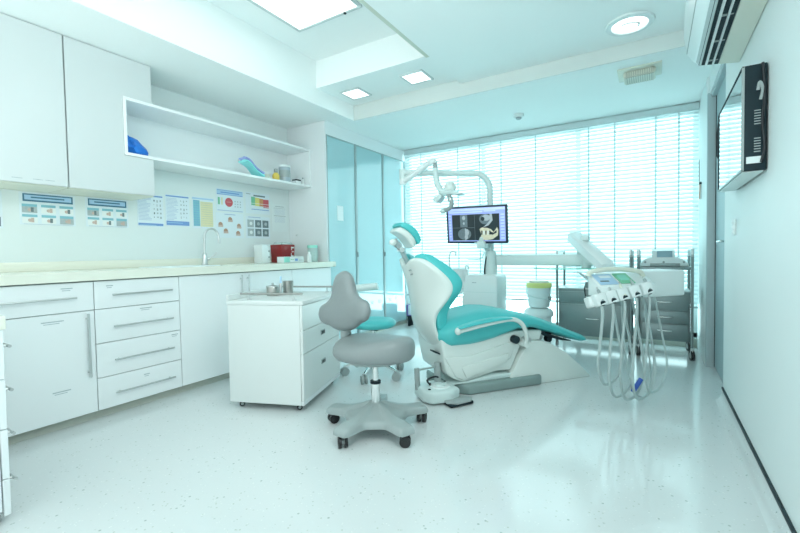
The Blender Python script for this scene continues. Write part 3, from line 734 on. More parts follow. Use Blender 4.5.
# armrest on the near side
ar = MB(); pts = catmull([(-.045, -.325, .482), (.02, -.325, .49), (.16, -.325, .512), (.32, -.325, .532), (.40, -.325, .532), (.465, -.322, .505), (.51, -.315, .45), (.535, -.30, .38), (.54, -.285, .335)], 5)
ar.tube(pts, [.019 if i < 3 else .0165 for i in range(len(pts))], 'shell', 14); ar.ball((-.048, -.325, .481), (.022, .026, .026), 'shell'); ar.cyl((.54, -.30, .335), (.54, -.22, .335), .03, 'shell')
a_o = ar.build('armrest', t)
ap = MB(); A = []; B = []
for i in range(11):
    u = i / 10; x = -.055 + .44 * u; z = .496 + .043 * u + .008 * math.sin(u * PI)
    A.append([(x, -.325 + v * .036, z) for v in (-1, -.5, 0, .5, 1)]); B.append([(x, -.325 + v * .03, z + .026 * math.sin(PI * (.06 + .88 * u)) ** .5) for v in (-1, -.5, 0, .5, 1)])
ap.shell(A, B, 'teal'); ap.build('arm_pad', a_o, 60, sub=1)

# ------------------------------------------------------------------ foot control beside the chair
t = thing('foot_control', 'grey dental foot control on the floor beside the chair base', 'foot pedal', (-1.288, 2.588, 0), math.radians(58)); t.scale = (1.14, 1.14, 1.14)
q = MB(); q.prism([(-.125, -.03), (-.10, -.10), (.02, -.125), (.10, -.10), (.115, .04), (.08, .12), (-.10, .12)], 'XY', .010, .082, 'arm', .016, 3); q.build('housing', t)
q = MB(); q.lathe([(.062, .078), (.058, .087), (.04, .089)], (.01, -.015, 0), 'plast', 28); q.lathe([(.034, .088), (.030, .099), (.018, .101)], (.01, -.015, 0), 'arm', 24); q.build('dial', t)
MB().box(-.02, .14, -.18, -.085, .004, .022, 'dark', .006).build('pedal_underside', t)
q = MB(); q.prism([(-.03, -.15), (.02, -.19), (.12, -.185), (.155, -.14), (.12, -.10), (-.02, -.09)], 'XY', .02, .032, 'greyp', .004); q.build('pedal_plate', t)
q = MB(); q.tube([(-.105, .06, .06), (-.105, .07, .19)], .017, 'greyp', 12); q.tube([(.05, .075, .06), (.05, .08, .20)], .022, 'greyp', 12); q.tube([(-.105, .07, .175), (.05, .08, .175)], .006, 'steel', 8); q.build('carry_handle', t)
for x, y in ((-.08, -.04), (-.02, .06), (.085, .05)): MB().cyl((x, y, .079), (x, y, .085), .009, 'dark', n=12).build('screw', t)
q = MB(); q.tube(catmull([(-.02, .03, .07), (-.06, .02, .12), (.0, .03, .13), (.03, .04, .12)], 5), .006, 'cord', 8); q.build('lead', t)
q = MB()
q.tube(catmull([(-1.335, 2.70, .16), (-1.36, 2.76, .22), (-1.33, 2.80, .30), (-1.32, 2.83, .38)], 6), .012, 'hose')
q.tube(catmull([(-1.345, 2.74, .16), (-1.30, 2.76, .14), (-1.26, 2.77, .22), (-1.30, 2.82, .36)], 6), .010, 'hose')
q.tube(catmull([(-1.34, 2.72, .19), (-1.40, 2.80, .25), (-1.36, 2.84, .32), (-1.31, 2.85, .37)], 6), .010, 'hose')
tag(q.build('hose_bundle'), 'grey looped hoses running from the foot control up under the chair back', 'hose')

# ------------------------------------------------------------------ dental unit behind the chair
t = thing('dental_unit', 'white dental unit with spittoon and lamp post behind the teal chair', 'dental unit', (-1.32, 3.80, 0))
q = MB(); q.prism([(-.205, .0), (.115, .0), (.115, .79), (.09, .812), (-.175, .812), (-.195, .79), (-.235, .55), (-.21, .40)], 'XZ', -.14, .15, 'plast', .02, 3); q.build('cabinet', t)
q = MB(); q.box(-.192, .114, -.1425, -.139, .648, .652, 'arm'); q.build('panel_seam', t); MB().box(-.125, -.085, -.1425, -.139, .735, .742, 'greyt').build('nameplate', t)
q = MB(); q.lathe([(.03, .62), (.045, .66), (.075, .74), (.088, .82), (.092, .855), (.086, .858), (.080, .83), (.06, .76), (.02, .73)], (-.31, .0, 0), 'plast', 30); q.box(-.30, -.17, -.05, .05, .66, .74, 'plast', .02); q.build('spittoon', t)
q = MB(); q.tube(catmull([(-.40, 0, .80), (-.415, 0, .88), (-.42, 0, .96), (-.405, 0, 1.02), (-.375, 0, 1.035), (-.35, 0, 1.02), (-.345, 0, .985)], 6), .007, 'arm', 10); q.cyl((-.405, 0, .78), (-.412, 0, .87), .013, 'greyp'); q.tube([(-.40, 0, .80), (-.34, 0, .78)], .012, 'arm'); q.build('rinse_spout', t)
q = MB(); q.tube(catmull([(-.235, -.02, .84), (-.235, -.02, .885), (-.215, -.02, .89), (-.20, -.02, .86)], 5), .008, 'arm', 10); q.cyl((-.235, -.02, .72), (-.235, -.02, .85), .018, 'plast'); q.build('cup_filler', t)
q = MB(); q.lathe([(.062, .80), (.060, .84), (.055, .99), (.050, 1.03), (.04, 1.035)], (.008, 0, 0), 'arm', 28); q.build('tower', t)
arc = [(.008, 0, 1.02), (.008, 0, 1.60)]
for i in range(1, 9):
    a = PI / 2 * i / 8; arc.append((.008 - .13 * (1 - math.cos(a)), -.05 * (i / 8) ** 2 * 1.0, 1.60 + .165 * math.sin(a)))
arc += [(-.735, -.35, 1.795)]
q = MB(); q.tube(arc, .028, 'arm', 16); q.cyl((-.735, -.35, 1.735), (-.735, -.35, 1.825), .033, 'arm'); q.build('lamp_post', t)
q = MB(); q.tube(catmull([(.0, -.03, 1.04), (-.02, -.05, .95), (-.03, -.06, .87), (-.035, -.05, .81)], 5), .007, 'cord', 8); q.build('screen_cable', t)
q = MB(); q.tube(catmull([(-.03, -.06, 1.02), (-.06, -.06, .965), (-.10, -.06, .955), (-.2, -.06, .957)], 5), .005, 'arm', 8); q.build('hook_arm', t)
q = MB(); q.box(.07, .90, -.035, .035, .895, .992, 'arm', .012); q.prism([(.83, .90), (.90, .90), (.86, .995), (.80, .995)], 'XZ', -.04, .04, 'arm', .01); q.cyl((.84, 0, .87), (.84, 0, 1.06), .04, 'arm'); q.build('swing_arm', t)
q = MB(); q.lathe([(.02, .862), (.27, .864), (.275, .870), (.27, .876), (.02, .878)], (.68, 0, 0), 'traygl', 40, 1, .5); q.build('mint_tray', t)

# lamp
t = thing('operating_light', 'white dental operating light folded below the end of its post', 'lamp', (-2.055, 3.45, 0))
q = MB(); q.cyl((0, 0, 1.68), (0, 0, 1.735), .032, 'plast'); q.tube([(0, 0, 1.705), (.29, .02, 1.865)], [.030, .026], 'plast', 14); q.tube(catmull([(.29, .02, 1.865), (.32, .02, 1.87), (.338, .02, 1.845)], 4), .026, 'plast', 12); q.build('spring_arm', t)
q = MB(); q.cyl((.338, .02, 1.79), (.338, .02, 1.835), .022, 'greyp'); q.build('swivel', t)
q = MB(); q.tube(catmull([(.338, .02, 1.80), (.345, .02, 1.72), (.36, .02, 1.65), (.40, .02, 1.59), (.46, .02, 1.57)], 6), [.027] * 25, 'arm', 14); q.build('drop_arm', t)
q = MB(); q.ball((.485, .02, 1.61), (.055, .05, .055), 'shell'); q.ball((.46, .02, 1.565), (.09, .05, .03), 'arm'); q.build('head', t)
q = MB(); q.prism([(.52, 1.575), (.60, 1.55), (.62, 1.54), (.57, 1.532), (.50, 1.545)], 'XZ', -.03, .07, 'arm', .008); q.build('side_grip', t); q = MB(); q.prism([(.40, 1.56), (.345, 1.54), (.33, 1.50), (.37, 1.475), (.42, 1.53)], 'XZ', -.03, .07, 'arm', .008); q.build('reflector', t)
q = MB(); q.tube(catmull([(.47, .0, 1.55), (.50, .0, 1.50), (.505, .0, 1.45), (.48, .0, 1.42), (.43, .0, 1.405)], 5), .020, 'greyp', 12); q.ball((.495, 0, 1.50), (.026, .026, .03), 'steel'); q.ball((.42, .0, 1.40), (.03, .03, .022), 'arm'); q.build('lamp_handle', t)

# monitor
t = thing('monitor', 'black framed monitor showing dental X-ray scans, mounted on the dental unit', 'monitor', (-1.385, 3.62, 1.272))
Tm = Matrix.Rotation(math.radians(1.3), 4, 'Y') @ Matrix.Rotation(math.radians(8), 4, 'X')
W, Hh = .580, .342
q = MB(Tm); q.box(-W / 2, W / 2, 0, .03, -Hh / 2, Hh / 2, 'dark', .005); q.box(-.2, .2, .03, .05, -.12, .12, 'dark', .01); q.build('housing', t)
q = MB(Tm); bz = .016
for (a, b_, c, d) in ((-W / 2, W / 2, Hh / 2 - bz, Hh / 2), (-W / 2, W / 2, -Hh / 2, -Hh / 2 + bz + .004), (-W / 2, -W / 2 + bz, -Hh / 2, Hh / 2), (W / 2 - bz, W / 2, -Hh / 2, Hh / 2)): q.box(a, b_, -.006, .001, c, d, 'blackblue', .002)
q.box(-.02, .02, -.0068, -.005, -Hh / 2 + .006, -Hh / 2 + .012, 'arm'); q.build('bezel', t)
q = MB(Tm); n = 0
sw, sh = W - 2 * bz, Hh - 2 * bz
def SR(u0, v0, u1, v1, m):
    global n; n += 1; y = -.0005 - .00006 * n
    X = lambda u: -sw / 2 + u * sw
    Z = lambda v: sh / 2 - v * sh
    q.quad((X(u0), y, Z(v1)), (X(u1), y, Z(v1)), (X(u1), y, Z(v0)), (X(u0), y, Z(v0)), m)
def SP(pts, m):
    global n; n += 1; y = -.0005 - .00006 * n
    q.add([(-sw / 2 + u * sw, y, sh / 2 - v * sh) for u, v in pts], [tuple(range(len(pts)))], m)
def SD(u, v, ru, rv, m, k=24): SP([(u + ru * math.cos(2 * PI * i / k), v + rv * math.sin(2 * PI * i / k)) for i in range(k)], m)
SR(0, 0, 1, 1, 'scr_ui'); SR(0, 0, 1, .08, 'scr_ui2'); SR(.02, .10, .62, .14, 'scr_ui2'); SR(.64, .09, .84, .12, 'scr_ui2')
SR(.07, .19, .90, .96, 'scr_dk')
for k in range(9): SR(.92, .2 + k * .085, .985, .235 + k * .085, 'scr_ui2')
for k in range(8): SR(.01, .2 + k * .09, .05, .23 + k * .09, 'scr_ui2')
SR(.22, .19, .35, .56, 'scr_gr'); SD(.285, .29, .028, .06, 'scr_lt'); SD(.285, .44, .026, .055, 'scr_gr'); SD(.285, .45, .016, .04, 'scr_lt'); SR(.07, .575, .48, .585, 'scr_gr'); SR(.475, .2, .48, .96, 'scr_gr'); SR(.14, .955, .30, .965, 'scr_lt')
SD(.29, .77, .12, .17, 'scr_gr'); SD(.335, .72, .035, .10, 'scr_lt'); SD(.32, .86, .03, .07, 'scr_lt'); SR(.30, .60, .32, .95, 'scr_lt')
SD(.66, .34, .10, .15, 'scr_gr'); SD(.68, .30, .07, .09, 'scr_lt'); SD(.62, .33, .032, .06, 'scr_dk'); SP([(.74, .19), (.78, .19), (.79, .38), (.72, .52), (.62, .58), (.69, .48), (.74, .38)], 'scr_lt')
SP([(.56, .63), (.60, .58), (.70, .60), (.76, .64), (.80, .72), (.86, .58), (.88, .66), (.87, .82), (.78, .93), (.66, .96), (.57, .90), (.59, .78)], 'scr_bn'); SP([(.74, .70), (.80, .74), (.85, .66), (.85, .74), (.78, .80), (.72, .77)], 'scr_dk')
for k in range(5): SP([(.585 + k * .035, .70), (.60 + k * .035, .66), (.612 + k * .035, .70), (.605 + k * .035, .80), (.592 + k * .035, .80)], 'white' if k % 2 else 'scr_dk')
q.build('screen', t)
q = MB(); q.box(.005, .085, -.01, .12, -.215, -.15, 'arm', .012); q.cyl((.045, .0, -.16), (.045, .05, -.10), .022, 'arm'); q.cyl((.06, .18, -.235), (.06, .18, -.15), .045, 'arm'); q.box(.03, .085, .08, .19, -.21, -.165, 'arm', .008); q.build('bracket', t)

# ------------------------------------------------------------------ instrument console on its arm
t = thing('instrument_console', 'white dental instrument console with hanging grey hoses on its swing arm', 'instrument console', (-.035, 3.20, 0), math.radians(43))
q = MB(); q.box(-.04, .305, .0, .22, .705, .880, 'plast', .014, 3); q.build('body', t)
q = MB(); q.prism([(.0, .735), (.0, .872), (-.115, .80), (-.12, .735)], 'YZ', -.44, -.03, 'plast', .006); q.box(-.26, -.03, 0, .18, .735, .872, 'plast', .012); q.build('panel_housing', t)
Tp = Matrix.Translation((-.26, -.0575, .8385)) @ Matrix.Rotation(math.atan2(.072, .115), 4, 'X')
q = MB(Tp); q.box(-.165, -.035, -.055, .052, 0, .003, 'lblue'); q.box(-.15, -.09, -.03, -.018, .003, .005, 'dkprint'); q.box(-.13, -.05, .01, .035, .003, .0045, 'paper'); q.build('keypad', t)
q = MB(Tp); q.box(-.015, .085, -.05, .055, 0, .004, 'green'); q.box(.0, .065, -.02, .035, .004, .0055, 'traygl'); q.build('display_panel', t)
q = MB(); q.tube(catmull([(-.46, -.03, .86), (-.445, -.03, .885), (-.34, -.035, .900), (-.20, -.035, .897), (-.09, -.035, .880), (-.055, -.03, .85)], 5), .015, 'offw', 12); q.build('grab_rail', t)
hr = MB(Matrix.Translation((-.295, -.115, .745)) @ Matrix.Rotation(math.radians(-10), 4, 'Y') @ Matrix.Rotation(math.radians(-18), 4, 'X'))
hr.box(-.225, .205, -.01, .05, -.034, .034, 'plast', .010, 3)
HT = hr.T; hr = hr.build('instrument_holder', t)
HX = [-.465, -.39, -.31, -.225, -.135]
for i, x in enumerate(HX):
    z = .742 + (x + .295) * .176
    q = MB(HT); cx = x + .295; q.prism([(cx - .040, -.052), (cx + .030, -.062), (cx + .036, .0), (cx - .036, .0)], 'XY', -.040, .036, 'plast', .010, 2); q.build('holder_cradle', hr)
    q = MB(); q.cyl((x, -.178, z - .008), (x, -.145, z - .0), .017, 'dark', n=16); q.build('holder_socket', hr)
    q = MB(); q.cyl((x, -.175, z + .002), (x + .015, -.11, z + .065), .009, ['greyp', 'steel', 'offw', 'steel', 'greyp'][i], n=12); q.cyl((x + .015, -.11, z + .065), (x + .018, -.095, z + .08), .006, 'steel', n=10); q.build('handpiece', t)
def hose(pts, r, m='hose'): return MB().tube(catmull(pts, 7), r, m, 10).build('hose', t)
lows = [.20, .115, .09, .085, .12]
for i, x in enumerate(HX):
    z = .73 + (x + .295) * .176; lo = lows[i]; d = .05
    hose([(x, -.16, z), (x - .008, -.18, z - .08), (x - .03, -.18, .42), (x - .03, -.17, lo + .13), (x + .04, -.13, lo), (x + .15, -.10, lo + .02), (x + .225, -.07, lo + .14), (x + .235, -.03, .42), (x + .21, .02, .72)], .0085 if i < 4 else .0065)
hose([(-.06, -.02, .74), (-.05, -.04, .60), (-.02, -.04, .35), (-.005, -.04, .20), (-.05, -.07, .09), (-.13, -.09, .08), (-.20, -.09, .16), (-.21, -.04, .45), (-.18, .02, .76)], .0055)
q = MB(); q.cyl((-.215, -.125, .13), (-.150, -.12, .205), .014, 'blue', n=14); q.build('connector', t, label='blue hose connector')
# the sloping link from the swing arm down to the console
q = MB(); R0 = Vector((-.575, 3.80, 1.135)); R1 = Vector((-.30, 3.36, .915)); dv = (R1 - R0).normalized(); sd = Vector((0, 0, 1)).cross(dv).normalized(); up = dv.cross(sd)
def rect(c, a, b_): return [c + sd * x * a + up * y * b_ for x, y in ((-1, -.7), (-.7, -1), (.7, -1), (1, -.7), (1, .7), (.7, 1), (-.7, 1), (-1, .7))]
q.loft([rect(R0 - dv * .02, .045, .03), rect(R0, .055, .045), rect(R0 + (R1 - R0) * .5, .055, .045), rect(R1, .052, .04), rect(R1 + dv * .04, .045, .025)], 'plast')
q.box(-.55, -.48, 3.76, 3.84, .985, 1.13, 'arm', .01)
q.box(-.50, -.44, 3.62, 3.72, 1.10, 1.145, 'arm', .01)
o = q.build('link_arm')
tag(o, 'white sloping link arm between the swing arm and the instrument console', 'arm')
# ------------------------------------------------------------------ mobile drawer cabinet
def caster(parent, x, y, r=.03, m='black', rz=0, w=.022, body='greyp'):
    T = Matrix.Translation((x, y, 0)) @ Matrix.Rotation(rz, 4, 'Z')
    q = MB(T)
    for s in (-1, 1):
        q.lathe_y = None
        q.cyl((.0, s * w * .35, r), (.0, s * w, r), r, m, n=20)
        q.cyl((.0, s * w, r), (.0, s * (w + .002), r), r * .55, m if m == 'black' and w > .02 else 'greyp', n=16)
    q.cyl((0, -w * .4, r), (0, w * .4, r), r * .5, body, n=14)
    q.cyl((-.006, 0, r), (-.006, 0, r * 2 + .014), r * .32, body, n=12)
    return q.build('caster', parent)
th0 = math.atan2(.17, .476)
t = thing('mobile_cabinet', 'white mobile drawer cabinet on castors with steel rails, next to grey stool', 'mobile cabinet', (-2.437, 1.757, 0), th0)
W_, D_ = .542, .685
q = MB(); q.box(.004, W_ - .020, .004, D_ - .004, .045, .70, 'lamm', .002, 1); q.build('carcass', t)
for z0, z1, pull in ((.535, .698, False), (.382, .532, True), (.075, .379, True)):
    d = MB(); d.box(W_ - .018, W_, .004, D_ - .004, z0, z1, 'lamm', .002, 1); d = d.build('drawer', t)
    if pull:
        h = MB(); zc = (z0 + z1) / 2 + (.01 if z1 > .5 else .03); h.box(W_ - .001, W_ + .0035, .30, .375, zc - .017, zc + .017, 'greyp', .001); h.box(W_ + .0025, W_ + .005, .308, .367, zc - .011, zc + .011, 'black', .001); h.build('recessed_pull', d)
MB().box(W_ - .02, W_ - .001, .004, D_ - .004, .045, .073, 'lam', .002, 1).build('bottom_rail', t)
q = MB(); q.box(0, W_ + .006, 0, D_, .70, .728, 'lamm', .004); q.box(0, .016, 0, D_, .728, .765, 'lamm', .003); q.build('top', t)
for y in (.05, D_ - .06):
    r = MB(); r.cyl((.075, y, .770), (W_ - .015, y, .770), .007, 'osteel', n=12)
    for x in (.14, W_ - .075): r.cyl((x, y, .728), (x, y, .770), .005, 'steel', n=12); r.cyl((x, y, .728), (x, y, .733), .016, 'steel', n=16)
    r.build('guard_rail', t)
for x, y in ((.06, .06), (W_ - .06, .06), (.06, D_ - .06), (W_ - .06, D_ - .06)): caster(t, x, y, .018, rz=.5, w=.014)
Tm = Matrix.Translation((-2.437, 1.757, 0)) @ Matrix.Rotation(th0, 4, 'Z')
def on_mob(x, y): v = Tm @ Vector((x, y, 0)); return (v.x, v.y, .729)
t = thing('steel_jar', 'short round stainless jar with knob lid on the mobile cabinet', 'jar', on_mob(.155, .34))
MB().lathe([(.043, 0), (.045, .004), (.045, .062), (.043, .065)], (0, 0, 0), 'osteel', 28).build('body', t); MB().lathe([(.047, .064), (.047, .072), (.02, .076), (.008, .078), (.010, .088), (.006, .093)], (0, 0, 0), 'steel', 28).build('lid', t)
t = thing('steel_cup', 'taller stainless cup behind the round jar on the mobile cabinet', 'cup', on_mob(.228, .44))
MB().lathe([(.036, 0), (.037, .004), (.040, .10), (.037, .10), (.034, .008)], (0, 0, 0), 'osteel', 28).build('body', t)
t = thing('pointed_probe', 'slim upright steel handle with blue tip between the steel jar and cup', 'instrument', on_mob(.205, .37))
MB().lathe([(.018, 0), (.018, .005), (.010, .012), (.010, .08), (.006, .09)], (0, 0, 0), 'steel', 16).build('handle', t); MB().lathe([(.007, .09), (.007, .135), (.003, .14)], (0, 0, 0), 'lblue', 12).build('tip', t)

# ------------------------------------------------------------------ grey operator stool
t = thing('operator_stool', 'grey vinyl operator stool with trefoil backrest on a five-arm base', 'stool', (-1.385, 1.975, 0))
N = 120; angs = [math.radians(a) for a in (191, 266, 337, 49, 120)]
def star(k):
    a = 2 * PI * k / N; best = min(abs((a - b_ + PI) % (2 * PI) - PI) for b_ in angs)
    u = best / math.radians(36.5); return .15 + .155 * max(0, 1 - u ** .75 * 1.0) ** 1.0 if u < 1 else .15
def star_r(k):
    a = 2 * PI * k / N; best = min(abs((a - b_ + PI) % (2 * PI) - PI) for b_ in angs)
    d = best; lim = .05 / max(math.sin(d), 1e-3) if d > .001 else 9
    r = min(.315, lim if d < .8 else 9); web = .175
    rr_ = (min(.315, lim) ** 6 + web ** 6) ** (1 / 6)
    return min(rr_, .315)
q = MB(); rings = []
for f, zf in ((1.0, 0), (1.0, .35), (.97, .8), (.90, 1.0), (.70, 1.08), (.45, 1.5), (.25, 2.05), (.14, 2.4)):
    P = []
    for k in range(N):
        a = 2 * PI * k / N; r = star_r(k) * f
        P.append((r * math.cos(a), r * math.sin(a), .068 + .040 * zf * (1 if zf > 1 else 1)))
    rings.append(P)
q.loft(rings, 'greyp'); q.build('base', t, 50)
for a in angs: caster(t, .285 * math.cos(a), .285 * math.sin(a), .030, 'black', a + .9, .024)
q = MB(); q.cyl((0, 0, .12), (0, 0, .275), .028, 'chrome'); q.cyl((0, 0, .27), (0, 0, .285), .031, 'dark'); q.cyl((0, 0, .28), (0, 0, .41), .017, 'chrome'); q.build('gas_lift', t)
# stool heading: to the right of the view and towards the camera
hd = math.radians(31.4 - 40); cs, sn = math.cos(hd), math.sin(hd)
Ts = Matrix.Rotation(hd, 4, 'Z')
q = MB(Ts); q.lathe([(.08, .398), (.15, .405), (.185, .424), (.185, .44)], (0, 0, 0), 'greyp', 36, 1.05, 1.05); q.build('seat_pan', t)
q = MB(Ts); rings = []
for (f, z) in ((.80, .424), (.92, .430), (.985, .448), (1.0, .474), (.985, .500), (.94, .520), (.85, .534), (.70, .542), (.45, .544), (.2, .542)):
    P = []
    for k in range(72):
        a = 2 * PI * k / 72; r = .228 * (1 + .055 * math.cos(3 * a)) * f
        zz = z + (.016 * math.cos(2 * a) * f * f + .012 * math.cos(a) * f if z > .45 else 0) - (.008 * math.sin(a) ** 2 * f if z > .5 else 0)
        P.append((r * math.cos(a) * 1.06, r * math.sin(a), zz))
    rings.append(P)
q.loft(rings, 'grey'); q.build('seat', t, 70)
# trefoil back: outline in its own plane, swollen like a cushion
Tb = Matrix.Translation((0, 0, 0)) @ Matrix.Rotation(math.radians(31.4), 4, 'Z') @ Matrix.Translation((-.180, .085, .705)) @ Matrix.Rotation(math.radians(-38), 4, 'Z') @ Matrix.Rotation(math.radians(-8), 4, 'Y') @ Matrix.Rotation(math.radians(-6), 4, 'X')
out = catmull([(0, -.140, 0), (.07, -.132, 0), (.125, -.105, 0), (.185, -.085, 0), (.215, -.035, 0), (.195, .02, 0), (.14, .045, 0), (.098, .085, 0), (.080, .15, 0), (.052, .205, 0), (0, .222, 0),
    (-.052, .205, 0), (-.080, .15, 0), (-.098, .085, 0), (-.14, .045, 0), (-.195, .02, 0), (-.215, -.035, 0), (-.185, -.085, 0), (-.125, -.105, 0), (-.07, -.132, 0), (0, -.140, 0)], 5)[:-1]
q = MB(Tb); rings = []
for f, y in ((.35, -.046), (.66, -.043), (.84, -.035), (.95, -.020), (1.0, 0), (.95, .020), (.84, .032), (.66, .038), (.35, .040)):
    rings.append([(p.x * f, y + .35 * (p.x * f) ** 2 * -1, p.y * f) for p in out])
q.loft(rings, 'grey'); q.build('backrest', t, 70)
q = MB(); c0 = Tb @ Vector((-.03, .035, -.06)); c1 = Tb @ Vector((-.045, .04, -.16))
q.tube(catmull([c0, c1, Vector((c1.x + .005, c1.y, .47)), Vector((c1.x + .05, c1.y - .03, .41)), Vector((c1.x + .14, c1.y - .07, .385))], 6), [.034] * 8 + [.028] * 8 + [.02] * 9, 'greyp', 14); q.build('back_stem', t)

# ------------------------------------------------------------------ teal assistant stool
t = thing('assistant_stool', 'teal round stool with padded grey arm, behind the grey stool', 'stool', (-2.01, 2.85, 0))
an2 = [math.radians(a) for a in (212, 286, 62, 134, 350)]
for a in an2:
    q = MB(); q.tube([(.03 * math.cos(a), .03 * math.sin(a), .115), (.15 * math.cos(a), .15 * math.sin(a), .10), (.255 * math.cos(a), .255 * math.sin(a), .075)], [.020, .016, .013], 'chrome', 12); q.build('leg', t)
    caster(t, .25 * math.cos(a), .25 * math.sin(a), .035, 'greyp', a + .6, .024)
q = MB(); q.cyl((0, 0, .10), (0, 0, .26), .027, 'chrome'); q.cyl((0, 0, .26), (0, 0, .42), .016, 'chrome'); q.box(-.09, .09, -.09, .09, .395, .41, 'dark', .004); q.build('gas_lift', t)
q = MB(); q.lathe([(.12, .408), (.17, .412), (.192, .432), (.188, .455), (.165, .472), (.10, .478), (.03, .476)], (0, 0, 0), 'teal', 48); q.build('seat', t, 70)
q = MB(); q.tube(catmull([(.02, .0, .405), (-.12, -.06, .40), (-.20, -.09, .43), (-.205, -.09, .55), (-.19, -.09, .70)], 6), .010, 'steel', 10); q.build('arm_support', t)
q = MB(); A = [(-.21, -.10), (.05, -.03)]
q.tube(catmull([(-.225, -.115, .725), (-.19, -.10, .728), (-.06, -.05, .742), (.04, -.01, .752), (.055, -.004, .754)], 5), [.022] + [.030] * 19 + [.024], 'arm', 16); q.build('arm_pad', t)

# ------------------------------------------------------------------ steel instrument carts below the window
def cart(label, cx, w, drawers, d=.42):
    t = thing('instrument_cart', label, 'cart', (cx, 4.60, 0), 0, 'stainless carts below the window')
    for x in (-w / 2, w / 2):
        for y in (0, d):
            q = MB(); q.cyl((x, y, .10), (x, y, .965), .0125, 'dsteel', n=14); q.build('post', t)
            caster(t, x + .0, y - .02, .048, 'black', PI / 2 + .2, .013, 'steel')
        q = MB(); q.tube(catmull([(x, 0, .95), (x, .01, 1.0), (x, .04, 1.015), (x, d - .04, 1.015), (x, d - .01, 1.0), (x, d, .95)], 5), .0135, 'steel', 12); q.build('side_rail', t)
    q = MB(); q.box(-w / 2, w / 2, 0, d, .825, .85, 'dsteel', .003); q.build('top_shelf', t)
    z0, z1 = drawers[0][0], drawers[-1][1]
    q = MB(); q.box(-w / 2 + .012, w / 2 - .012, .012, d, z0 - .03, z1 + .022, 'dsteel', .003); q.box(-w / 2 + .01, w / 2 - .01, .0, d, z1 + .02, z1 + .032, 'steel', .002); q.build('carcass', t)
    for a, b_ in drawers:
        dr = MB(); dr.box(-w / 2 + .03, w / 2 - .03, -.004, .016, a + .004, b_ - .004, 'dsteel', .003); dr = dr.build('drawer', t)
        h = MB(); zc = (a + b_) / 2 + .01; h.tube(catmull([(-.055, -.004, zc), (-.055, -.026, zc - .004), (0, -.030, zc - .006), (.055, -.026, zc - .004), (.055, -.004, zc)], 4), .0055, 'chrome', 10); h.build('handle', dr)
    return t
cart('stainless steel three-drawer cart with a white machine on top, beside the door', .092, .425, ((.19, .32), (.325, .44), (.445, .60)))
cart('stainless steel cart with two deep drawers, left of the cart carrying the machine', -.525, .68, ((.17, .47), (.485, .60)))
t = thing('white_machine', 'low white table-top machine with small grey display on the right cart', 'machine', (.085, 4.80, .852))
q = MB(); q.prism([(-.20, 0), (.20, 0), (.195, .035), (.155, .075), (.08, .10), (-.08, .10), (-.155, .075), (-.195, .035)], 'XZ', -.13, .13, 'plast', .012, 3); q.build('body', t)
q = MB(); q.box(-.11, .13, -.137, -.128, .004, .034, 'greyp', .003); q.build('front_recess', t)
q = MB(); q.prism([(-.135, .085), (-.11, .155), (-.02, .165), (-.02, .09)], 'YZ', -.095, .09, 'plast', .006); hdp = q.build('display_housing', t)
q = MB(); q.prism([(-.137, .092), (-.1135, .150), (-.1115, .150), (-.133, .092)], 'YZ', -.055, .07, 'dscr', 0); q.build('display', hdp)
for x in (-.15, .0, .16): MB().cyl((x, -.128, .045), (x, -.135, .045), .010, 'greyp', n=14).build('button', t)
# small things on the left cart
t = thing('curing_lamp', 'small dark and white hand tool in its charger on the left cart', 'curing lamp', (-.55, 4.68, .634))
MB().prism([(-.06, 0), (.06, 0), (.045, .06), (-.045, .06)], 'XZ', -.05, .05, 'greyp', .006).build('charger', t)
q = MB(); q.tube([(.01, 0, .055), (-.06, 0, .115), (-.13, 0, .165)], [.016, .014, .006], 'plast', 12); q.build('handset', t); MB().box(.0, .055, -.03, .03, .058, .085, 'dark', .004).build('cradle', t)
t = thing('metal_tray', 'small shallow steel tray lying on the left cart beside the curing lamp', 'tray', (-.41, 4.72, .634))
MB().loft([rr(.06, .09, .0, .02), rr(.068, .098, .02, .02), rr(.064, .094, .02, .02), rr(.056, .086, .003, .02)], 'steel').build('dish', t)
q = MB(); q.tube(catmull([(-.60, 4.605, .638), (-.595, 4.585, .60), (-.58, 4.585, .52), (-.56, 4.588, .47)], 6), .005, 'cord', 8)
tag(q.build('charger_lead'), 'thin dark lead hanging over the front of the left cart', 'cable')

# ------------------------------------------------------------------ bin and bucket
t = thing('pedal_bin', 'round white pedal bin by the window, carrying the yellow-lidded bucket', 'bin', (-1.04, 4.52, 0))
MB().lathe([(.12, 0), (.125, .02), (.135, .33), (.135, .34)], (0, 0, 0), 'plast', 36).build('body', t)
MB().lathe([(.15, .335), (.155, .35), (.15, .38), (.13, .41), (.06, .43), (.055, .4305)], (0, 0, 0), 'plast', 36).build('lid', t)
q = MB(); q.box(-.05, .05, -.16, -.11, .02, .04, 'greyp', .006); q.build('pedal', t); q = MB(); q.box(.03, .06, -.138, -.13, .26, .29, 'greyt'); q.build('badge', t)
t = thing('sharps_bucket', 'translucent white bucket with yellow lid standing on the round bin', 'bucket', (-1.035, 4.52, .432))
MB().lathe([(.105, 0), (.110, .004), (.122, .205), (.118, .21)], (0, 0, 0), 'paper2', 36).build('body', t)
MB().lathe([(.126, .205), (.130, .212), (.130, .245), (.122, .255), (.08, .258)], (0, 0, 0), 'yellow', 36).build('lid', t)
MB().lathe([(.10, .256), (.098, .275), (.06, .278)], (.0, 0, 0), 'offw', 32).build('cap', t)
q = MB(); q.tube(catmull([(-.125, -.02, .20), (-.10, -.09, .14), (-.02, -.128, .11), (.06, -.122, .10), (.115, -.07, .10), (.128, -.02, .19)], 6), .005, 'arm', 8); q.cyl((.118, -.06, .10), (.132, -.066, .10), .02, 'greyp', n=14); q.build('bail_handle', t)

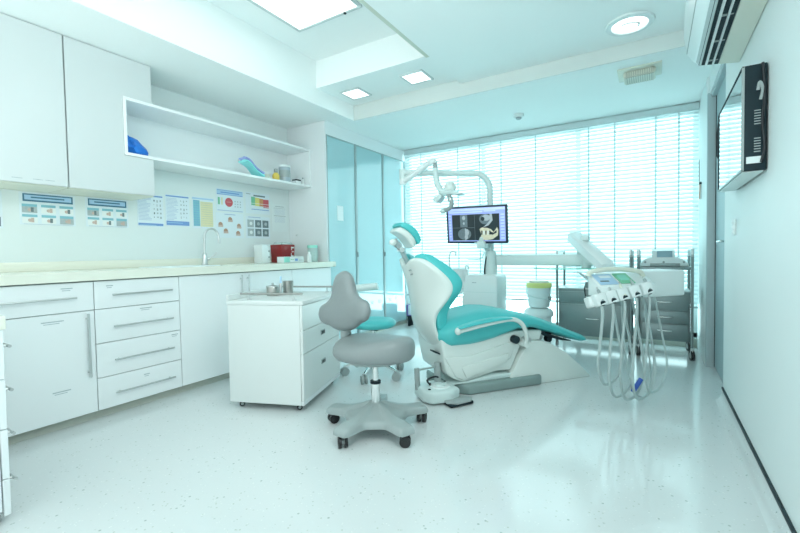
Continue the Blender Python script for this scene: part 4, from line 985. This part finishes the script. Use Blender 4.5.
# ------------------------------------------------------------------ drawer unit at the very left edge
t = thing('corner_drawer_unit', 'corner of a white drawer unit with cream top, at the left edge in front', 'cabinet', (-2.15, .538, 0))
q = MB(); q.box(-.8, 0, -.55, .0, .05, .755, 'lam', .002, 1); q.build('carcass', t)
MB().box(-.8, -.03, -.5, -.03, 0, .05, 'dark').build('plinth', t)
for z0, z1, zc in ((.565, .752, .685), (.37, .561, .51), (.175, .366, .335), (.03, .171, .15)):
    d = MB(); d.box(-.6, .0, .0035, .026, z0, z1, 'lam', .002, 1); d = d.build('drawer', t)
    h = MB(); h.cyl((-.5, .052, zc), (-.03, .052, zc), .006, 'steel', n=12); h.cyl((-.06, .026, zc), (-.06, .052, zc), .006, 'steel', n=10); h.cyl((-.46, .026, zc), (-.46, .052, zc), .006, 'steel', n=10); h.build('handle', d)
q = MB(); q.box(-.8, .0, -.56, .036, .757, .81, 'cream', .004); q.build('top', t)

# ------------------------------------------------------------------ camera, light, world
cam = bpy.data.cameras.new('camera'); co = bpy.data.objects.new('camera', cam); C.objects.link(co)
cam.sensor_width = 36; cam.lens = 18.693; cam.clip_start = .05
R = ((0.8539783825828416, 0.5200307630210271, -0.016997870247825522), (0.0029138729600929683, -0.03744828396865061, -0.9992943186930344), (-0.520300328104419, 0.853326216367206, -0.03349532855283469))
x, y, z = (Vector(r) for r in R); m3 = Matrix((x, -y, -z)).transposed()
co.matrix_world = Matrix.Translation((0, 0, 1.03)) @ m3.to_4x4()
bpy.context.scene.camera = co
w = bpy.data.worlds.new('sky'); bpy.context.scene.world = w; w.use_nodes = True
nt = w.node_tree; bg = nt.nodes['Background']
tc = nt.nodes.new('ShaderNodeTexCoord'); sp = nt.nodes.new('ShaderNodeSeparateXYZ'); rp = nt.nodes.new('ShaderNodeValToRGB')
nt.links.new(tc.outputs['Generated'], sp.inputs[0])
mr = nt.nodes.new('ShaderNodeMapRange'); mr.inputs['From Min'].default_value = -1; mr.inputs['From Max'].default_value = 1
nt.links.new(sp.outputs['Y'], mr.inputs['Value']); nt.links.new(mr.outputs[0], rp.inputs[0])
rp.color_ramp.elements[0].position = .3; rp.color_ramp.elements[0].color = (.66, .745, .745, 1)
rp.color_ramp.elements[1].position = .75; rp.color_ramp.elements[1].color = (1.35, 1.75, 1.80, 1)
m2 = nt.nodes.new('ShaderNodeMapRange'); m2.inputs['From Min'].default_value = -.5; m2.inputs['From Max'].default_value = .3; m2.inputs['To Min'].default_value = WORLD * 2.6; m2.inputs['To Max'].default_value = WORLD
nt.links.new(sp.outputs['Z'], m2.inputs['Value'])   # lower half brightened as added fill for the ceilings
nt.links.new(rp.outputs[0], bg.inputs['Color']); nt.links.new(m2.outputs[0], bg.inputs['Strength'])
def area(nm, loc, rot, sx, sy, e, col):
    l = bpy.data.lights.new(nm, 'AREA'); l.shape = 'RECTANGLE'; l.size = sx; l.size_y = sy; l.energy = e; l.color = col
    o = bpy.data.objects.new(nm, l); C.objects.link(o); o.location = loc; o.rotation_euler = rot; return o
area('window_daylight', (-1.3, YB + .5, 1.3), (math.radians(90), 0, 0), 3.4, 2.3, 235, (.70, .96, 1))
area('added_left_fill', (-.3, .9, 2.5), (0, math.radians(52), 0), 1.0, 1.6, 30, (.95, 1, .98))  # unseen fill light added to brighten the left cabinets
s = bpy.context.scene
s.view_settings.view_transform = 'Standard'; s.view_settings.look = 'None'; s.view_settings.exposure = .14; s.view_settings.gamma = 1
s.cycles.use_denoising = True
s.cycles.max_bounces = 10; s.cycles.diffuse_bounces = 5; s.cycles.transparent_max_bounces = 12; s.cycles.sample_clamp_indirect = 6
